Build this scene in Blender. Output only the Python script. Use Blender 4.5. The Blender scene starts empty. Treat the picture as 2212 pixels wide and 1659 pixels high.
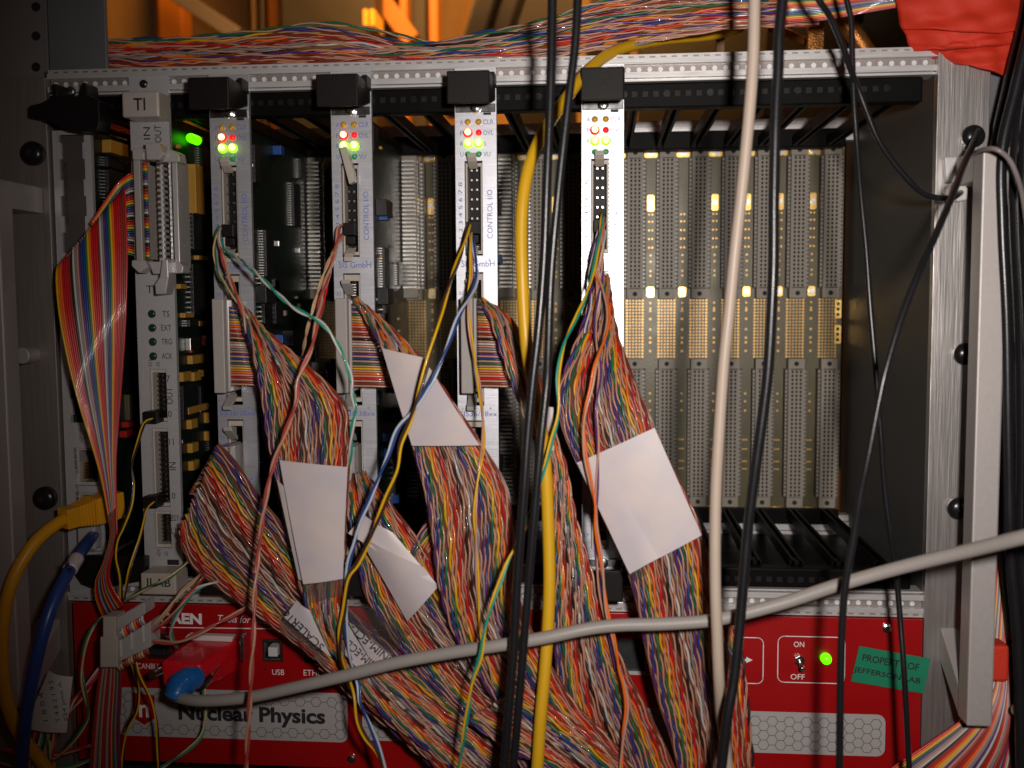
import bpy, math, random
import numpy as np
from mathutils import Vector, Matrix
random.seed(7); rng = np.random.default_rng(7)
MM = 0.001
sc = bpy.context.scene
col = sc.collection

# ---------------------------------------------------------------- camera
CP = np.array([264.87, -507.25, 17.0]); YAW, PITCH, ROLL = .0886, -.0778, .0059; FPX = 2242.1
def _R(a, b, c):
    ca, sa, cb, sb, cc, s_c = math.cos(a), math.sin(a), math.cos(b), math.sin(b), math.cos(c), math.sin(c)
    return (np.array([[ca, -sa, 0], [sa, ca, 0], [0, 0, 1]]) @ np.array([[1, 0, 0], [0, cb, -sb], [0, sb, cb]])
            @ np.array([[cc, 0, s_c], [0, 1, 0], [-s_c, 0, cc]]))
RC = _R(YAW, PITCH, ROLL)
cd = bpy.data.cameras.new('camera'); cam = bpy.data.objects.new('camera', cd); col.objects.link(cam)
cd.sensor_width = 36.0; cd.lens = FPX / 2212 * 36; cd.clip_start = .01; cd.clip_end = 50
m3 = np.stack([RC[:, 0], RC[:, 2], -RC[:, 1]], 1)
cam.matrix_world = Matrix.Translation(Vector(CP * MM)) @ Matrix(m3.tolist()).to_4x4()
cd.dof.use_dof = True; cd.dof.focus_distance = .53; cd.dof.aperture_fstop = 9.0
sc.camera = cam

# ---------------------------------------------------------------- light
w = bpy.data.worlds.new('World'); sc.world = w; w.use_nodes = True
w.node_tree.nodes['Background'].inputs[0].default_value = (.9, .36, .20, 1)
w.node_tree.nodes['Background'].inputs[1].default_value = .011
def lamp(kind, name, loc, aim, power, color, **kw):
    d = bpy.data.lights.new(name, kind); d.energy = power; d.color = color
    for k, v in kw.items(): setattr(d, k, v)
    o = bpy.data.objects.new(name, d); col.objects.link(o); o.location = Vector(loc) * MM
    o.rotation_euler = (Vector(aim) - Vector(loc)).to_track_quat('-Z', 'Y').to_euler()
    return o
lamp('SPOT', 'camera_flash', (312, -512, 50), (325, 0, 15), 8.6, (1, .925, .865), spot_size=math.radians(85), spot_blend=1.0, shadow_soft_size=.012)
lamp('AREA', 'hall_lamp', (120, 760, 620), (60, 1250, 180), 9.0, (1, .47, .12), size=.5)
lamp('AREA', 'hall_ceiling_lamp', (420, 900, 900), (300, 100, 140), 4.5, (1, .5, .16), size=.6)
vs = sc.view_settings; vs.view_transform = 'Standard'; vs.look = 'None'; vs.exposure = 0; vs.gamma = 1

# ---------------------------------------------------------------- pixel helpers (2212 x 1659 frame, mm)
def ray(x, y):
    d = RC @ np.array([(x - 1106) / FPX, 1.0, -(y - 829.5) / FPX]); return d
def I(x, y, Y=0.0):
    d = ray(x, y); t = (Y - CP[1]) / d[1]; return CP + d * t
def IX(x, y, X):
    d = ray(x, y); t = (X - CP[0]) / d[0]; return CP + d * t
def pxmm(Y): return FPX / ((Y - CP[1]) * 1.0)
S = 20.32
def slotx(n): return (n - 1) * S

# ---------------------------------------------------------------- materials
M = {}
def nd(nt, t, **kw):
    n = nt.nodes.new(t)
    for k, v in kw.items(): setattr(n, k, v)
    return n
def mat(name, c, rough=.5, metal=0.0, var=.12, scale=120, bump=0.0, bscale=600, stretch=None, spec=.5, emit=None, estr=0, trans=0, sheen=0, rvar=.1, coat=0):
    m = bpy.data.materials.new(name); m.use_nodes = True; nt = m.node_tree; b = nt.nodes['Principled BSDF']
    b.inputs['Base Color'].default_value = (*c, 1); b.inputs['Roughness'].default_value = rough
    b.inputs['Metallic'].default_value = metal; b.inputs['Specular IOR Level'].default_value = spec
    b.inputs['Coat Weight'].default_value = coat
    if trans: b.inputs['Transmission Weight'].default_value = trans
    if emit: b.inputs['Emission Color'].default_value = (*emit, 1); b.inputs['Emission Strength'].default_value = estr
    tc = nd(nt, 'ShaderNodeTexCoord'); mp = nd(nt, 'ShaderNodeMapping'); nt.links.new(tc.outputs['Object'], mp.inputs[0])
    if stretch: mp.inputs['Scale'].default_value = stretch
    if var:
        n = nd(nt, 'ShaderNodeTexNoise'); n.inputs['Scale'].default_value = scale; n.inputs['Detail'].default_value = 5
        nt.links.new(mp.outputs[0], n.inputs['Vector'])
        cr = nd(nt, 'ShaderNodeMapRange'); cr.inputs[3].default_value = 1 - var; cr.inputs[4].default_value = 1 + var
        nt.links.new(n.outputs['Fac'], cr.inputs[0])
        mx = nd(nt, 'ShaderNodeVectorMath', operation='SCALE'); mx.inputs[0].default_value = c
        nt.links.new(cr.outputs[0], mx.inputs['Scale']); nt.links.new(mx.outputs[0], b.inputs['Base Color'])
        rr = nd(nt, 'ShaderNodeMapRange'); rr.inputs[3].default_value = max(.02, rough - rvar); rr.inputs[4].default_value = min(1, rough + rvar)
        nt.links.new(n.outputs['Fac'], rr.inputs[0]); nt.links.new(rr.outputs[0], b.inputs['Roughness'])
    if bump:
        n2 = nd(nt, 'ShaderNodeTexNoise'); n2.inputs['Scale'].default_value = bscale; n2.inputs['Detail'].default_value = 3
        nt.links.new(mp.outputs[0], n2.inputs['Vector'])
        bp = nd(nt, 'ShaderNodeBump'); bp.inputs['Strength'].default_value = bump; bp.inputs['Distance'].default_value = .0005
        nt.links.new(n2.outputs['Fac'], bp.inputs['Height']); nt.links.new(bp.outputs[0], b.inputs['Normal'])
    M[name] = m; return m
BR = (14, 14, .5)
mat('panel', (.62, .62, .675), .38, .68, .10, 90, .12, 260, (.6, 1, 22), rvar=.08)
mat('panel_ti', (.62, .61, .63), .42, .45, .08, 900, .1, 1500)
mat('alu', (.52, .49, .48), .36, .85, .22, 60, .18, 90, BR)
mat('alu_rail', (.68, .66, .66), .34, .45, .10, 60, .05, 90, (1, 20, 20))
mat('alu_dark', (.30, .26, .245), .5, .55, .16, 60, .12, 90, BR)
mat('alu_handle', (.50, .46, .45), .5, .4, .05, 900, .08, 2500)
mat('wall_in', (.085, .083, .079), .55, .2, .18, 30, .05, 500)
mat('steel', (.62, .62, .62), .22, 1.0, .1, 200)
mat('screw_black', (.03, .028, .03), .25, .6, .1, 200)
mat('plastic_black', (.0075, .0055, .0055), .5, 0, .25, 90, .12, 1500, spec=.22)
mat('rail_dot', (.78, .78, .80), .4, .2, .05, 90)
mat('guide', (.0035, .003, .003), .45, 0, .3, 90, .1, 1500, spec=.08)
mat('plastic_grey', (.36, .33, .31), .48, 0, .08, 300, .05, 1500)
mat('plastic_beige', (.46, .41, .35), .45, 0, .08, 300)
mat('clear_grey', (.42, .39, .38), .25, 0, .08, 200, coat=.4)
mat('ti_handle', (.50, .44, .41), .35, .1, .06, 200, coat=.3)
mat('din', (.30, .262, .212), .5, 0, .1, 300)
mat('bay_shaded', (.10, .085, .078), .5, .3, .15, 60)
mat('hole', (.012, .008, .007), .7, 0, 0)
mat('pcb_bp', (.105, .088, .040), .38, .1, .35, 60, .1, 700)
mat('pcb', (.006, .016, .011), .42, 0, .5, 70, .2, 900)
mat('gold', (.85, .56, .18), .28, 1.0, .2, 300)
mat('tin', (.60, .58, .55), .32, 1.0, .2, 500)
mat('din_dark', (.115, .098, .075), .5, 0, .15, 300)
mat('comb', (.42, .40, .37), .35, .3, .2, 500)
mat('gold_pad', (.62, .36, .12), .42, .85, .2, 300)
mat('chip', (.018, .018, .019), .45, 0, .2, 200)
mat('tantalum', (.52, .27, .04), .4, 0, .15, 300)
mat('trim_blue', (.02, .08, .32), .35, 0, .1, 200)
mat('part_red', (.42, .015, .012), .35, 0, .1, 200)
mat('ink_blue', (.12, .16, .50), .5, 0, 0)
mat('ink_black', (.02, .02, .025), .5, 0, 0)
mat('ink_white', (.80, .80, .80), .5, 0, 0)
mat('ink_pen', (.05, .16, .30), .6, 0, 0)
mat('red_panel', (.36, .002, .004), .35, 0, .07, 30, .04, 1200, coat=.25)
mat('white_panel', (.42, .395, .39), .45, 0, .05, 60)
mat('sticker', (.012, .22, .115), .4, 0, .06, 100)
mat('paper', (.64, .595, .60), .42, 0, .05, 45, .1, 120, coat=.15)
mat('paper_tag', (.68, .63, .60), .75, 0, .08, 60, .25, 160)
mat('red_hood', (.72, .008, .018), .28, 0, .06, 60, coat=.4)
mat('blue_boot', (.015, .14, .45), .3, 0, .05, 60, coat=.3)
mat('blue_cable', (.022, .06, .26), .35, 0, .06, 60, .05, 900)
mat('yellow_cable', (.72, .40, .012), .40, 0, .06, 60, .05, 900)
mat('orange_cable', (.74, .33, .008), .42, 0, .06, 60, .05, 900)
mat('beige_cable', (.50, .40, .325), .45, 0, .06, 60, .05, 900)
mat('grey_cable', (.34, .31, .29), .5, 0, .09, 40, .06, 900)
mat('black_cable', (.012, .012, .014), .28, 0, .15, 60, .06, 900)
mat('thin_grey', (.24, .20, .20), .35, 0, .05, 60)
mat('orange_foam', (.62, .030, .008), .7, 0, .10, 50, .5, 1400)
mat('braid', (.50, .20, .05), .35, .7, .5, 300, .8, 900)
mat('copper_tan', (.40, .24, .12), .6, 0, .2, 20)
mat('wood_tan', (.44, .25, .09), .7, 0, .18, 9, .1, 80, (6, 6, .6))
mat('post_orange', (.52, .17, .015), .5, 0, .12, 20)
mat('bright_yellow', (.9, .45, .03), .4, 0, .05, 20)
mat('dark_box', (.02, .016, .014), .5, 0, .25, 20)
mat('rack_grey', (.22, .20, .20), .5, .2, .08, 40, .06, 900)
mat('rack_blue', (.155, .155, .17), .5, .2, .08, 40, .06, 900)
mat('velcro_green', (.05, .09, .02), .8, 0, .2, 90)
mat('nylon', (.62, .60, .59), .4, 0, .05, 90)
mat('led_amber', (.60, .33, .02), .25, 0, 0, coat=.6)
mat('led_green_off', (.05, .34, .16), .25, 0, 0, coat=.6)
mat('led_dark', (.008, .045, .035), .15, 0, 0, coat=.6)
mat('led_red_dim', (.75, .006, .012), .25, 0, 0, emit=(1, .01, .03), estr=.6)
mat('led_red', (.9, .05, .02), .3, 0, 0, emit=(1, .55, .22), estr=4)
mat('led_green', (.3, .9, .02), .3, 0, 0, emit=(.30, 1, .01), estr=1.6)
mat('led_core', (.4, .9, .02), .3, 0, 0, emit=(.75, 1, .18), estr=4)
mat('lamp_green', (.10, .8, .01), .3, 0, 0, emit=(.06, 1, .0), estr=3)
WC = dict(brown=(.26, .035, .018), red=(.58, .013, .018), orange=(.85, .15, .012), yellow=(.78, .44, .01), green=(.018, .15, .06),
          blue=(.02, .055, .23), violet=(.105, .032, .17), grey=(.26, .235, .245), white=(.60, .56, .53), black=(.016, .013, .015),
          tan=(.56, .29, .20), cream=(.62, .44, .22), pink=(.46, .065, .055), teal=(.012, .30, .20), ltblue=(.50, .57, .68), dkbrown=(.05, .022, .012))
for k, c in WC.items(): mat('w_' + k, c, .33, 0, .10, 200, 0, coat=.35)
mat('backing', (.16, .05, .03), .35, 0, .25, 90, .1, 300)
# clear film over the twisted flat cables: thin glossy transparent foil
m = bpy.data.materials.new('film'); m.use_nodes = True; nt = m.node_tree; nt.nodes.clear()
out = nd(nt, 'ShaderNodeOutputMaterial'); mixs = nd(nt, 'ShaderNodeMixShader'); tr = nd(nt, 'ShaderNodeBsdfTransparent'); gl = nd(nt, 'ShaderNodeBsdfGlossy')
gl.inputs['Roughness'].default_value = .07; tr.inputs[0].default_value = (.97, .95, .94, 1)
lw = nd(nt, 'ShaderNodeLayerWeight'); lw.inputs[0].default_value = .12
mr = nd(nt, 'ShaderNodeMapRange'); mr.inputs[3].default_value = .075; mr.inputs[4].default_value = .35
nt.links.new(lw.outputs['Facing'], mr.inputs[0]); nt.links.new(mr.outputs[0], mixs.inputs[0])
n2 = nd(nt, 'ShaderNodeTexNoise'); n2.inputs['Scale'].default_value = 560; n2.inputs['Detail'].default_value = 2
bp = nd(nt, 'ShaderNodeBump'); bp.inputs['Strength'].default_value = 1.0; bp.inputs['Distance'].default_value = .003
nt.links.new(n2.outputs['Fac'], bp.inputs['Height']); nt.links.new(bp.outputs[0], gl.inputs['Normal'])
nt.links.new(tr.outputs[0], mixs.inputs[1]); nt.links.new(gl.outputs[0], mixs.inputs[2]); nt.links.new(mixs.outputs[0], out.inputs[0])
M['film'] = m
m = m.copy(); m.name = 'gloss_film'; M['gloss_film'] = m
for n_ in m.node_tree.nodes:
    if n_.type == 'BSDF_GLOSSY': n_.inputs['Roughness'].default_value = .32
    if n_.type == 'MAP_RANGE': n_.inputs[3].default_value = .22
    if n_.type == 'BUMP': n_.inputs['Distance'].default_value = .0006
nt = M['paper'].node_tree; n3 = nd(nt, 'ShaderNodeTexNoise'); n3.inputs['Scale'].default_value = 55; tc3 = nd(nt, 'ShaderNodeTexCoord'); nt.links.new(tc3.outputs['Object'], n3.inputs['Vector'])
rp = nd(nt, 'ShaderNodeValToRGB'); rp.color_ramp.elements[0].position = .35; rp.color_ramp.elements[0].color = (.56, .51, .545, 1); rp.color_ramp.elements[1].position = .68; rp.color_ramp.elements[1].color = (.66, .56, .54, 1)
nt.links.new(n3.outputs['Fac'], rp.inputs[0]); nt.links.new(rp.outputs[0], nt.nodes['Principled BSDF'].inputs['Base Color'])

# ---------------------------------------------------------------- mesh helpers
WL = {}
def tag(o, label=None, cat=None, group=None, kind=None):
    if label: o['label'] = label
    if cat: o['category'] = cat
    if group: o['group'] = group
    if kind: o['kind'] = kind
    return o
def empty(name, loc, label=None, cat=None, group=None):
    o = bpy.data.objects.new(name, None); col.objects.link(o); o.location = Vector(loc) * MM; o.empty_display_size = .01
    WL[o] = np.array(loc, float); return tag(o, label, cat, group)
def link(name, me, mt, parent=None, org=None):
    o = bpy.data.objects.new(name, me); col.objects.link(o)
    if mt and not me.materials: me.materials.append(M[mt])
    if parent is not None:
        o.parent = parent; WL[o] = WL[parent]
    else:
        WL[o] = np.array(org if org is not None else (0, 0, 0), float); o.location = Vector(WL[o]) * MM
    return o
class MB:
    def __init__(s): s.v = []; s.f = []; s.n = 0
    def add(s, v, f):
        v = np.asarray(v, float); s.v.append(v); s.f += [tuple(i + s.n for i in q) for q in f]; s.n += len(v); return s
    def box(s, x0, x1, y0, y1, z0, z1):
        return s.add([(x0, y0, z0), (x1, y0, z0), (x1, y1, z0), (x0, y1, z0), (x0, y0, z1), (x1, y0, z1), (x1, y1, z1), (x0, y1, z1)],
                     [(3, 2, 1, 0), (4, 5, 6, 7), (0, 1, 5, 4), (1, 2, 6, 5), (2, 3, 7, 6), (3, 0, 4, 7)])
    def cyl(s, c, r, y0, y1, n=16, ax='y', r2=None, dome=0):
        c = np.array(c, float); A = {'x': 0, 'y': 1, 'z': 2}[ax]; B, C = [(1, 2), (2, 0), (0, 1)][A]
        rings = [(y0, r), (y1, r if r2 is None else r2)]
        if dome:
            for k in (1, 2, 3):
                a = k / 3 * math.pi / 2 * .92; rings.insert(0, (y0 - dome * math.sin(a), r * math.cos(a)))
        vs_, f = [], []
        for h, rr in rings:
            for i in range(n):
                p = np.zeros(3); p[A] = h; p[B] = rr * math.cos(2 * math.pi * i / n); p[C] = rr * math.sin(2 * math.pi * i / n); vs_.append(c + p)
        for k in range(len(rings) - 1):
            for i in range(n): f.append((k * n + i, k * n + (i + 1) % n, (k + 1) * n + (i + 1) % n, (k + 1) * n + i))
        f.append(tuple(range(n))[::-1]); f.append(tuple(range((len(rings) - 1) * n, len(rings) * n)))
        return s.add(vs_, f)
    def prism(s, poly, y0, y1, ax='y'):
        n = len(poly); v = []
        for h in (y0, y1):
            for a, b in poly: v.append({'y': (a, h, b), 'x': (h, a, b), 'z': (a, b, h)}[ax])
        f = [tuple(range(n)), tuple(range(2 * n - 1, n - 1, -1))] + [(i, i + n, (i + 1) % n + n, (i + 1) % n) for i in range(n)]
        return s.add(v, f)
    def ring(s, c, r0, r1, y, n=8):
        v = []
        for r in (r0, r1): v += [(c[0] + r * math.cos(2 * math.pi * i / n), y, c[1] + r * math.sin(2 * math.pi * i / n)) for i in range(n)]
        return s.add(v, [(i, (i + 1) % n, n + (i + 1) % n, n + i) for i in range(n)])
    def tube(s, pts, r, n=8, cap=True, ref=None):
        pts = np.asarray(pts, float); m_ = len(pts)
        t = np.gradient(pts, axis=0); t /= np.linalg.norm(t, axis=1)[:, None] + 1e-12
        r = np.broadcast_to(np.asarray(r, float), (m_,))
        if ref is not None:
            a = np.cross(t, np.array(ref, float)); a /= np.linalg.norm(a, axis=1)[:, None] + 1e-9; b = np.cross(t, a)
        else:
            a = np.zeros_like(pts); u = np.cross(t[0], (0.13, 1, .2)); a[0] = u / np.linalg.norm(u)
            for i in range(1, m_):
                u = a[i - 1] - t[i] * (a[i - 1] @ t[i]); a[i] = u / np.linalg.norm(u)
            b = np.cross(t, a)
        an = np.arange(n) * 2 * math.pi / n
        v = pts[:, None] + r[:, None, None] * (a[:, None] * np.cos(an)[None, :, None] + b[:, None] * np.sin(an)[None, :, None])
        f = [(i * n + j, i * n + (j + 1) % n, (i + 1) * n + (j + 1) % n, (i + 1) * n + j) for i in range(m_ - 1) for j in range(n)]
        if cap: f += [tuple(range(n))[::-1], tuple(range((m_ - 1) * n, m_ * n))]
        return s.add(v.reshape(-1, 3), f)
    def mesh(s, name, org, smooth=False):
        me = bpy.data.meshes.new(name); v = (np.concatenate(s.v) - np.asarray(org)) * MM
        me.from_pydata(v.tolist(), [], s.f); me.update()
        if smooth: me.polygons.foreach_set('use_smooth', [True] * len(me.polygons))
        return me
    def build(s, name, mt, parent=None, org=None, smooth=False, bevel=0, label=None):
        base = WL[parent] if parent is not None else (org if org is not None else np.concatenate(s.v).mean(0))
        o = link(name, s.mesh(name, base, smooth), mt, parent, base)
        if bevel:
            bm_ = o.modifiers.new('bevel', 'BEVEL'); bm_.width = bevel * MM; bm_.segments = 2; bm_.limit_method = 'ANGLE'; bm_.angle_limit = .7
        if label: o['label'] = label
        return o
def plate(x0, x1, z0, z1, holes, y0, y1):
    """flat plate in the XZ plane with rectangular holes (x0,x1,z0,z1)"""
    xs = sorted({x0, x1, *[h[0] for h in holes], *[h[1] for h in holes]}); zs = sorted({z0, z1, *[h[2] for h in holes], *[h[3] for h in holes]})
    nx, nz = len(xs) - 1, len(zs) - 1
    def solid(i, k):
        if not (0 <= i < nx and 0 <= k < nz): return False
        cx, cz = (xs[i] + xs[i + 1]) / 2, (zs[k] + zs[k + 1]) / 2
        return not any(h[0] < cx < h[1] and h[2] < cz < h[3] for h in holes)
    mb = MB(); v = [(x, y, z) for y in (y0, y1) for z in zs for x in xs]; W = nx + 1; K = W * (nz + 1); f = []
    for k in range(nz):
        for i in range(nx):
            if not solid(i, k): continue
            a, b, c, d = k * W + i, k * W + i + 1, (k + 1) * W + i + 1, (k + 1) * W + i
            f += [(a, b, c, d), (d + K, c + K, b + K, a + K)]
            if not solid(i - 1, k): f.append((d, d + K, a + K, a))
            if not solid(i + 1, k): f.append((b, b + K, c + K, c))
            if not solid(i, k - 1): f.append((a, a + K, b + K, b))
            if not solid(i, k + 1): f.append((c, c + K, d + K, d))
    return mb.add(v, f)
def catmull(P, n):
    P = np.asarray(P, float); Q = np.vstack([2 * P[0] - P[1], P, 2 * P[-1] - P[-2]]); res = []
    seg = np.linalg.norm(np.diff(P, axis=0), axis=1); tot = seg.sum()
    for i in range(len(P) - 1):
        k = max(2, int(round(n * seg[i] / tot))); t = np.linspace(0, 1, k, endpoint=False)[:, None]
        p0, p1, p2, p3 = Q[i:i + 4]
        res.append(.5 * (2 * p1 + (p2 - p0) * t + (2 * p0 - 5 * p1 + 4 * p2 - p3) * t ** 2 + (3 * p1 - p0 - 3 * p2 + p3) * t ** 3))
    res.append(P[-1:]); return np.vstack(res)
def path(pts, n):
    return catmull([I(*p) for p in pts], n)
TEXTS = []
def txt(s, x, y, wpx, hpx, Y, mt, parent, ang=0, bold=0, shear=0, name='lettering', X=None):
    """string s filling a box wpx by hpx (pixels) centred on pixel (x, y), on the plane at depth Y, turned ang degrees counter-clockwise"""
    TEXTS.append((s, I(x, y, Y), wpx / pxmm(Y), hpx / pxmm(Y), math.radians(ang), mt, parent, bold, shear, name))
def flush_text():
    tmp = []
    for t in TEXTS:
        c = bpy.data.curves.new('t', 'FONT'); c.body = t[0]; c.offset = t[7]; c.shear = t[8]; c.resolution_u = 3
        o = bpy.data.objects.new('t', c); col.objects.link(o); tmp.append(o)
    dg = bpy.context.evaluated_depsgraph_get()
    for o, t in zip(tmp, TEXTS):
        me = bpy.data.meshes.new_from_object(o.evaluated_get(dg)); n = len(me.vertices)
        v = np.zeros(n * 3); me.vertices.foreach_get('co', v); v = v.reshape(-1, 3)[:, :2]
        lo, hi = v.min(0), v.max(0); v = (v - (lo + hi) / 2) / np.maximum(hi - lo, 1e-6) * [t[2], t[3]]
        ca, sa = math.cos(t[4]), math.sin(t[4]); wv = np.zeros((n, 3))
        wv[:, 0] = v[:, 0] * ca - v[:, 1] * sa; wv[:, 2] = v[:, 0] * sa + v[:, 1] * ca
        wv = (wv + t[1] - WL[t[6]]) * MM; me.vertices.foreach_set('co', wv.reshape(-1)); me.update(); me.materials.clear()
        link(t[9], me, t[5], t[6]); cu = o.data; bpy.data.objects.remove(o); bpy.data.curves.remove(cu)
def screw(c, r, parent, mt='steel', y=0.0, h=1.6, name='screw'):
    o = MB().cyl((c[0], y, c[2]), r, -h * .5, 0, 18, dome=h * .5).build(name, mt, parent, smooth=False)
    mb = MB()
    for a in (0, 1):
        l, wd = (r * .55, r * .13); a_, b_ = (l, wd) if a == 0 else (wd, l * .999)
        mb.box(c[0] - a_, c[0] + a_, y - h * 1.02 - .01 * a, y - h * .7, c[2] - b_, c[2] + b_)
    mb.build('screw_slot', 'hole', o); return o

# ================================================================ the room behind
RB = 1300.0
def back(name, x0, x1, y0, y1, Y, mt, label, cat, th=40, group=None):
    a, b = I(x0, y0, Y), I(x1, y1, Y); zt = a[2] + (350 if y0 <= 0 else 0); zb = min(b[2], 100)
    return tag(MB().box(a[0], b[0], Y, Y + th, zb - 300, zt).build(name, mt, bevel=2), label, cat, group)
o = MB().box(-1600, 2200, RB + 120, RB + 140, -700, 1500).build('back_wall', 'wood_tan'); o['kind'] = 'structure'
back('wooden_panel', 225, 338, 0, 130, 1180, 'wood_tan', 'plain tan board standing beside the orange post behind the crate', 'board')
back('orange_post', 340, 396, 0, 130, 1120, 'post_orange', 'broad orange brown post beside the plain tan board', 'post')
back('orange_column', 578, 604, 0, 130, 1130, 'post_orange', 'orange brown column next to the black cabinet behind the crate', 'post')
back('dark_cabinet', 606, 812, 0, 130, 1000, 'dark_box', 'black cabinet between orange posts behind the crate', 'cabinet', 200)
for i, (x0, x1) in enumerate(((542, 552), (563, 570))):
    back('conduit', x0, x1, 0, 130, 1150, ['copper_tan', 'alu_dark'][i], ['narrow brown conduit running up the tan back wall', 'thin grey conduit running up the tan back wall'][i], 'conduit', 14, 'conduits on the back wall')
back('orange_upright', 862, 880, 0, 130, 1080, 'post_orange', 'orange upright with a diagonal brace leaning on it', 'post')
back('dark_locker', 884, 922, 0, 130, 1120, 'dark_box', 'narrow black locker between the two orange uprights', 'locker', 60)
back('orange_rail_post', 926, 946, 0, 130, 1100, 'post_orange', 'narrow orange upright between the brace and the black bundle', 'post')
def bar(name, p, q, Y, r, mt, label, cat):
    a, b = I(*p, Y), I(*q, Y); d = b - a; d /= np.linalg.norm(d); nrm = np.array([-d[2], 0, d[0]]) * r
    P = [a - d * 20 + nrm, b + d * 20 + nrm, b + d * 20 - nrm, a - d * 20 - nrm]
    return tag(MB().prism([(p_[0], p_[2]) for p_ in P], Y - 12, Y + 12).build(name, mt, bevel=1.5), label, cat)
bar('diagonal_brace', (826, 2), (874, 66), 1070, 13, 'post_orange', 'orange diagonal brace leaning against an upright', 'brace')
bar('metal_strut', (404, 4), (492, 62), 1050, 11, 'alu_dark', 'slanted metal strut in front of the tan back wall', 'strut')
a, b = I(790, 28, 960), I(816, 65, 960)
y_ = empty('yellow_box', ((a[0] + b[0]) / 2, 960, b[2]), 'small bright yellow box on the black cabinet front', 'box')
MB().box(a[0], (a[0] + b[0]) / 2 - 1, 940, 999, b[2], a[2]).build('half_shell', 'bright_yellow', y_, bevel=2)
MB().box((a[0] + b[0]) / 2 + 1, b[0], 940, 999, b[2], a[2]).build('half_shell', 'bright_yellow', y_, bevel=2)
for i, (x0, x1, lean) in enumerate(((955, 1000, 40), (1002, 1040, 45), (1255, 1290, 10), (1345, 1370, -8), (1650, 1685, 5))):
    a, b = I(x0, 130, 700), I(x1, 130, 700); k = lean * 3
    tag(MB().prism([(a[0], a[2] - 60), (b[0], b[2] - 60), (b[0] + k, b[2] + 330), (a[0] + k, a[2] + 330)], 690 + i * 9, 740 + i * 9).build('cable_tray', 'dark_box', bevel=3),
        ['slanting black cable tray beside the orange upright', 'slanting black cable tray with a tan gap to its right', 'black cable tray behind the thick black cable', 'narrow black tray behind the yellow cable', 'black tray behind the beige cable'][i], 'tray', 'black trays behind the crate')
back('dark_hanging', 1105, 1245, 0, 130, 820, 'dark_box', 'wide black curtain of cables hanging behind the flat cables', 'curtain', 30)
back('dark_backdrop', 1380, 2260, 0, 130, 860, 'dark_box', 'wide black equipment cabinet behind the copper braids', 'cabinet', 60)
for i, (x0, x1, xt) in enumerate(((1545, 1562, 1550), (1745, 1778, 1752))):
    a, b = I(x0, 118, 120), I(x1, 118, 120)
    tag(MB().prism([(a[0], a[2] - 12), (b[0], b[2] - 12), (b[0] + 2, b[2] + 60), (a[0] + 2, a[2] + 60)], 118 + i * 4, 124 + i * 4).build('copper_strap', ['copper_tan', 'braid'][i]),
        ['plain tan strap rising behind the yellow cable', 'wide braided copper strap rising behind the top rail'][i], 'strap', 'straps behind the top rail')
for i, pts in enumerate((((1778, 0, 130), (1815, 35, 132), (1850, 80, 134), (1890, 140, 136)), ((1660, 60, 140), (1700, 72, 142), (1745, 90, 150), (1765, 60, 150)))):
    P = path(pts, 40); mb = MB(); mb.tube(P, 5.5 - i * 3, 10)
    tag(mb.build('copper_braid', 'braid', smooth=True), ['round copper braid slanting down behind the thin black cables', 'thin frayed copper braid curling beside the wide strap'][i], 'braid', 'copper braids')
a = I(1850, 60, 160); tag(MB().prism([(a[0] - 10, a[2] - 40), (a[0] - 3, a[2] - 40), (a[0] + 10, a[2] + 40), (a[0] + 2, a[2] + 40)], 160, 163).build('green_strap', 'velcro_green'), 'dark green strap beside the orange fabric wrap', 'strap')

# rack
r_ = empty('rack_post', (-40, 6, -300), 'grey steel rack post with a column of round holes', 'post')
xa, xb = I(-120, 100, 6)[0], I(97, 100, 6)[0]
hz = [I(78, y, 6) for y in (15, 78, 145)]
MB().box(xa, xb, 6, 9, -320, 230).build('face', 'rack_grey', r_)
for h in hz: MB().cyl((h[0], 0, h[2]), 2.3, 5.6, 5.95, 16).build('hole', 'hole', r_)
MB().box(xb, xb + 2.2, 7, 40, -320, 230).build('return_flange', 'rack_grey', r_)
xc_, xd = I(97, 100, 4)[0] + 2.4, I(232, 100, 4)[0]; zb = I(160, 160, 4)[2]
tag(MB().box(xc_, xd, 3, 5.5, zb, 260).build('cover_plate', 'rack_blue', bevel=.6), 'blue grey steel cover plate above the crate beside the rack post', 'plate')
r_ = empty('rack_post', (465, 4, -300), 'grey steel rack post behind the bundle of black cables', 'post')
MB().box(444.5, 520, 4, 7, -320, 230).build('face', 'rack_blue', r_)
MB().box(442, 444.5, 4, 60, -320, 230).build('return_flange', 'rack_blue', r_)
o = MB().box(-120, 520, 34, 40, -330, -222).build('shadow_panel', 'dark_box', bevel=1); tag(o, 'dark panel added for the shadow under the red fan unit', 'panel')  # added dark panel, stands in for the shadow below the fan unit

# ================================================================ crate
CR = empty('card_crate', (203.2, 80, -136), 'open aluminium card crate holding the modules, flanges and pull handles at both sides', 'crate')
XL, XR = -11.2, 417.8
# side plates + flanges
MB().box(XR, XR + 2.5, 0, 176, -136, 134).build('side_plate', 'wall_in', CR)
MB().box(XL - 2.5, XL, 0, 176, -136, 134).build('side_plate', 'wall_in', CR)
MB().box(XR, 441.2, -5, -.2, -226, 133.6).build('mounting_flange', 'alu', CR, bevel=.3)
MB().box(-38, XL, -5, -.2, -226, 130).build('mounting_flange', 'alu_dark', CR, bevel=.3)  # left flange: weaker flash light put into a darker aluminium colour
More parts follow.
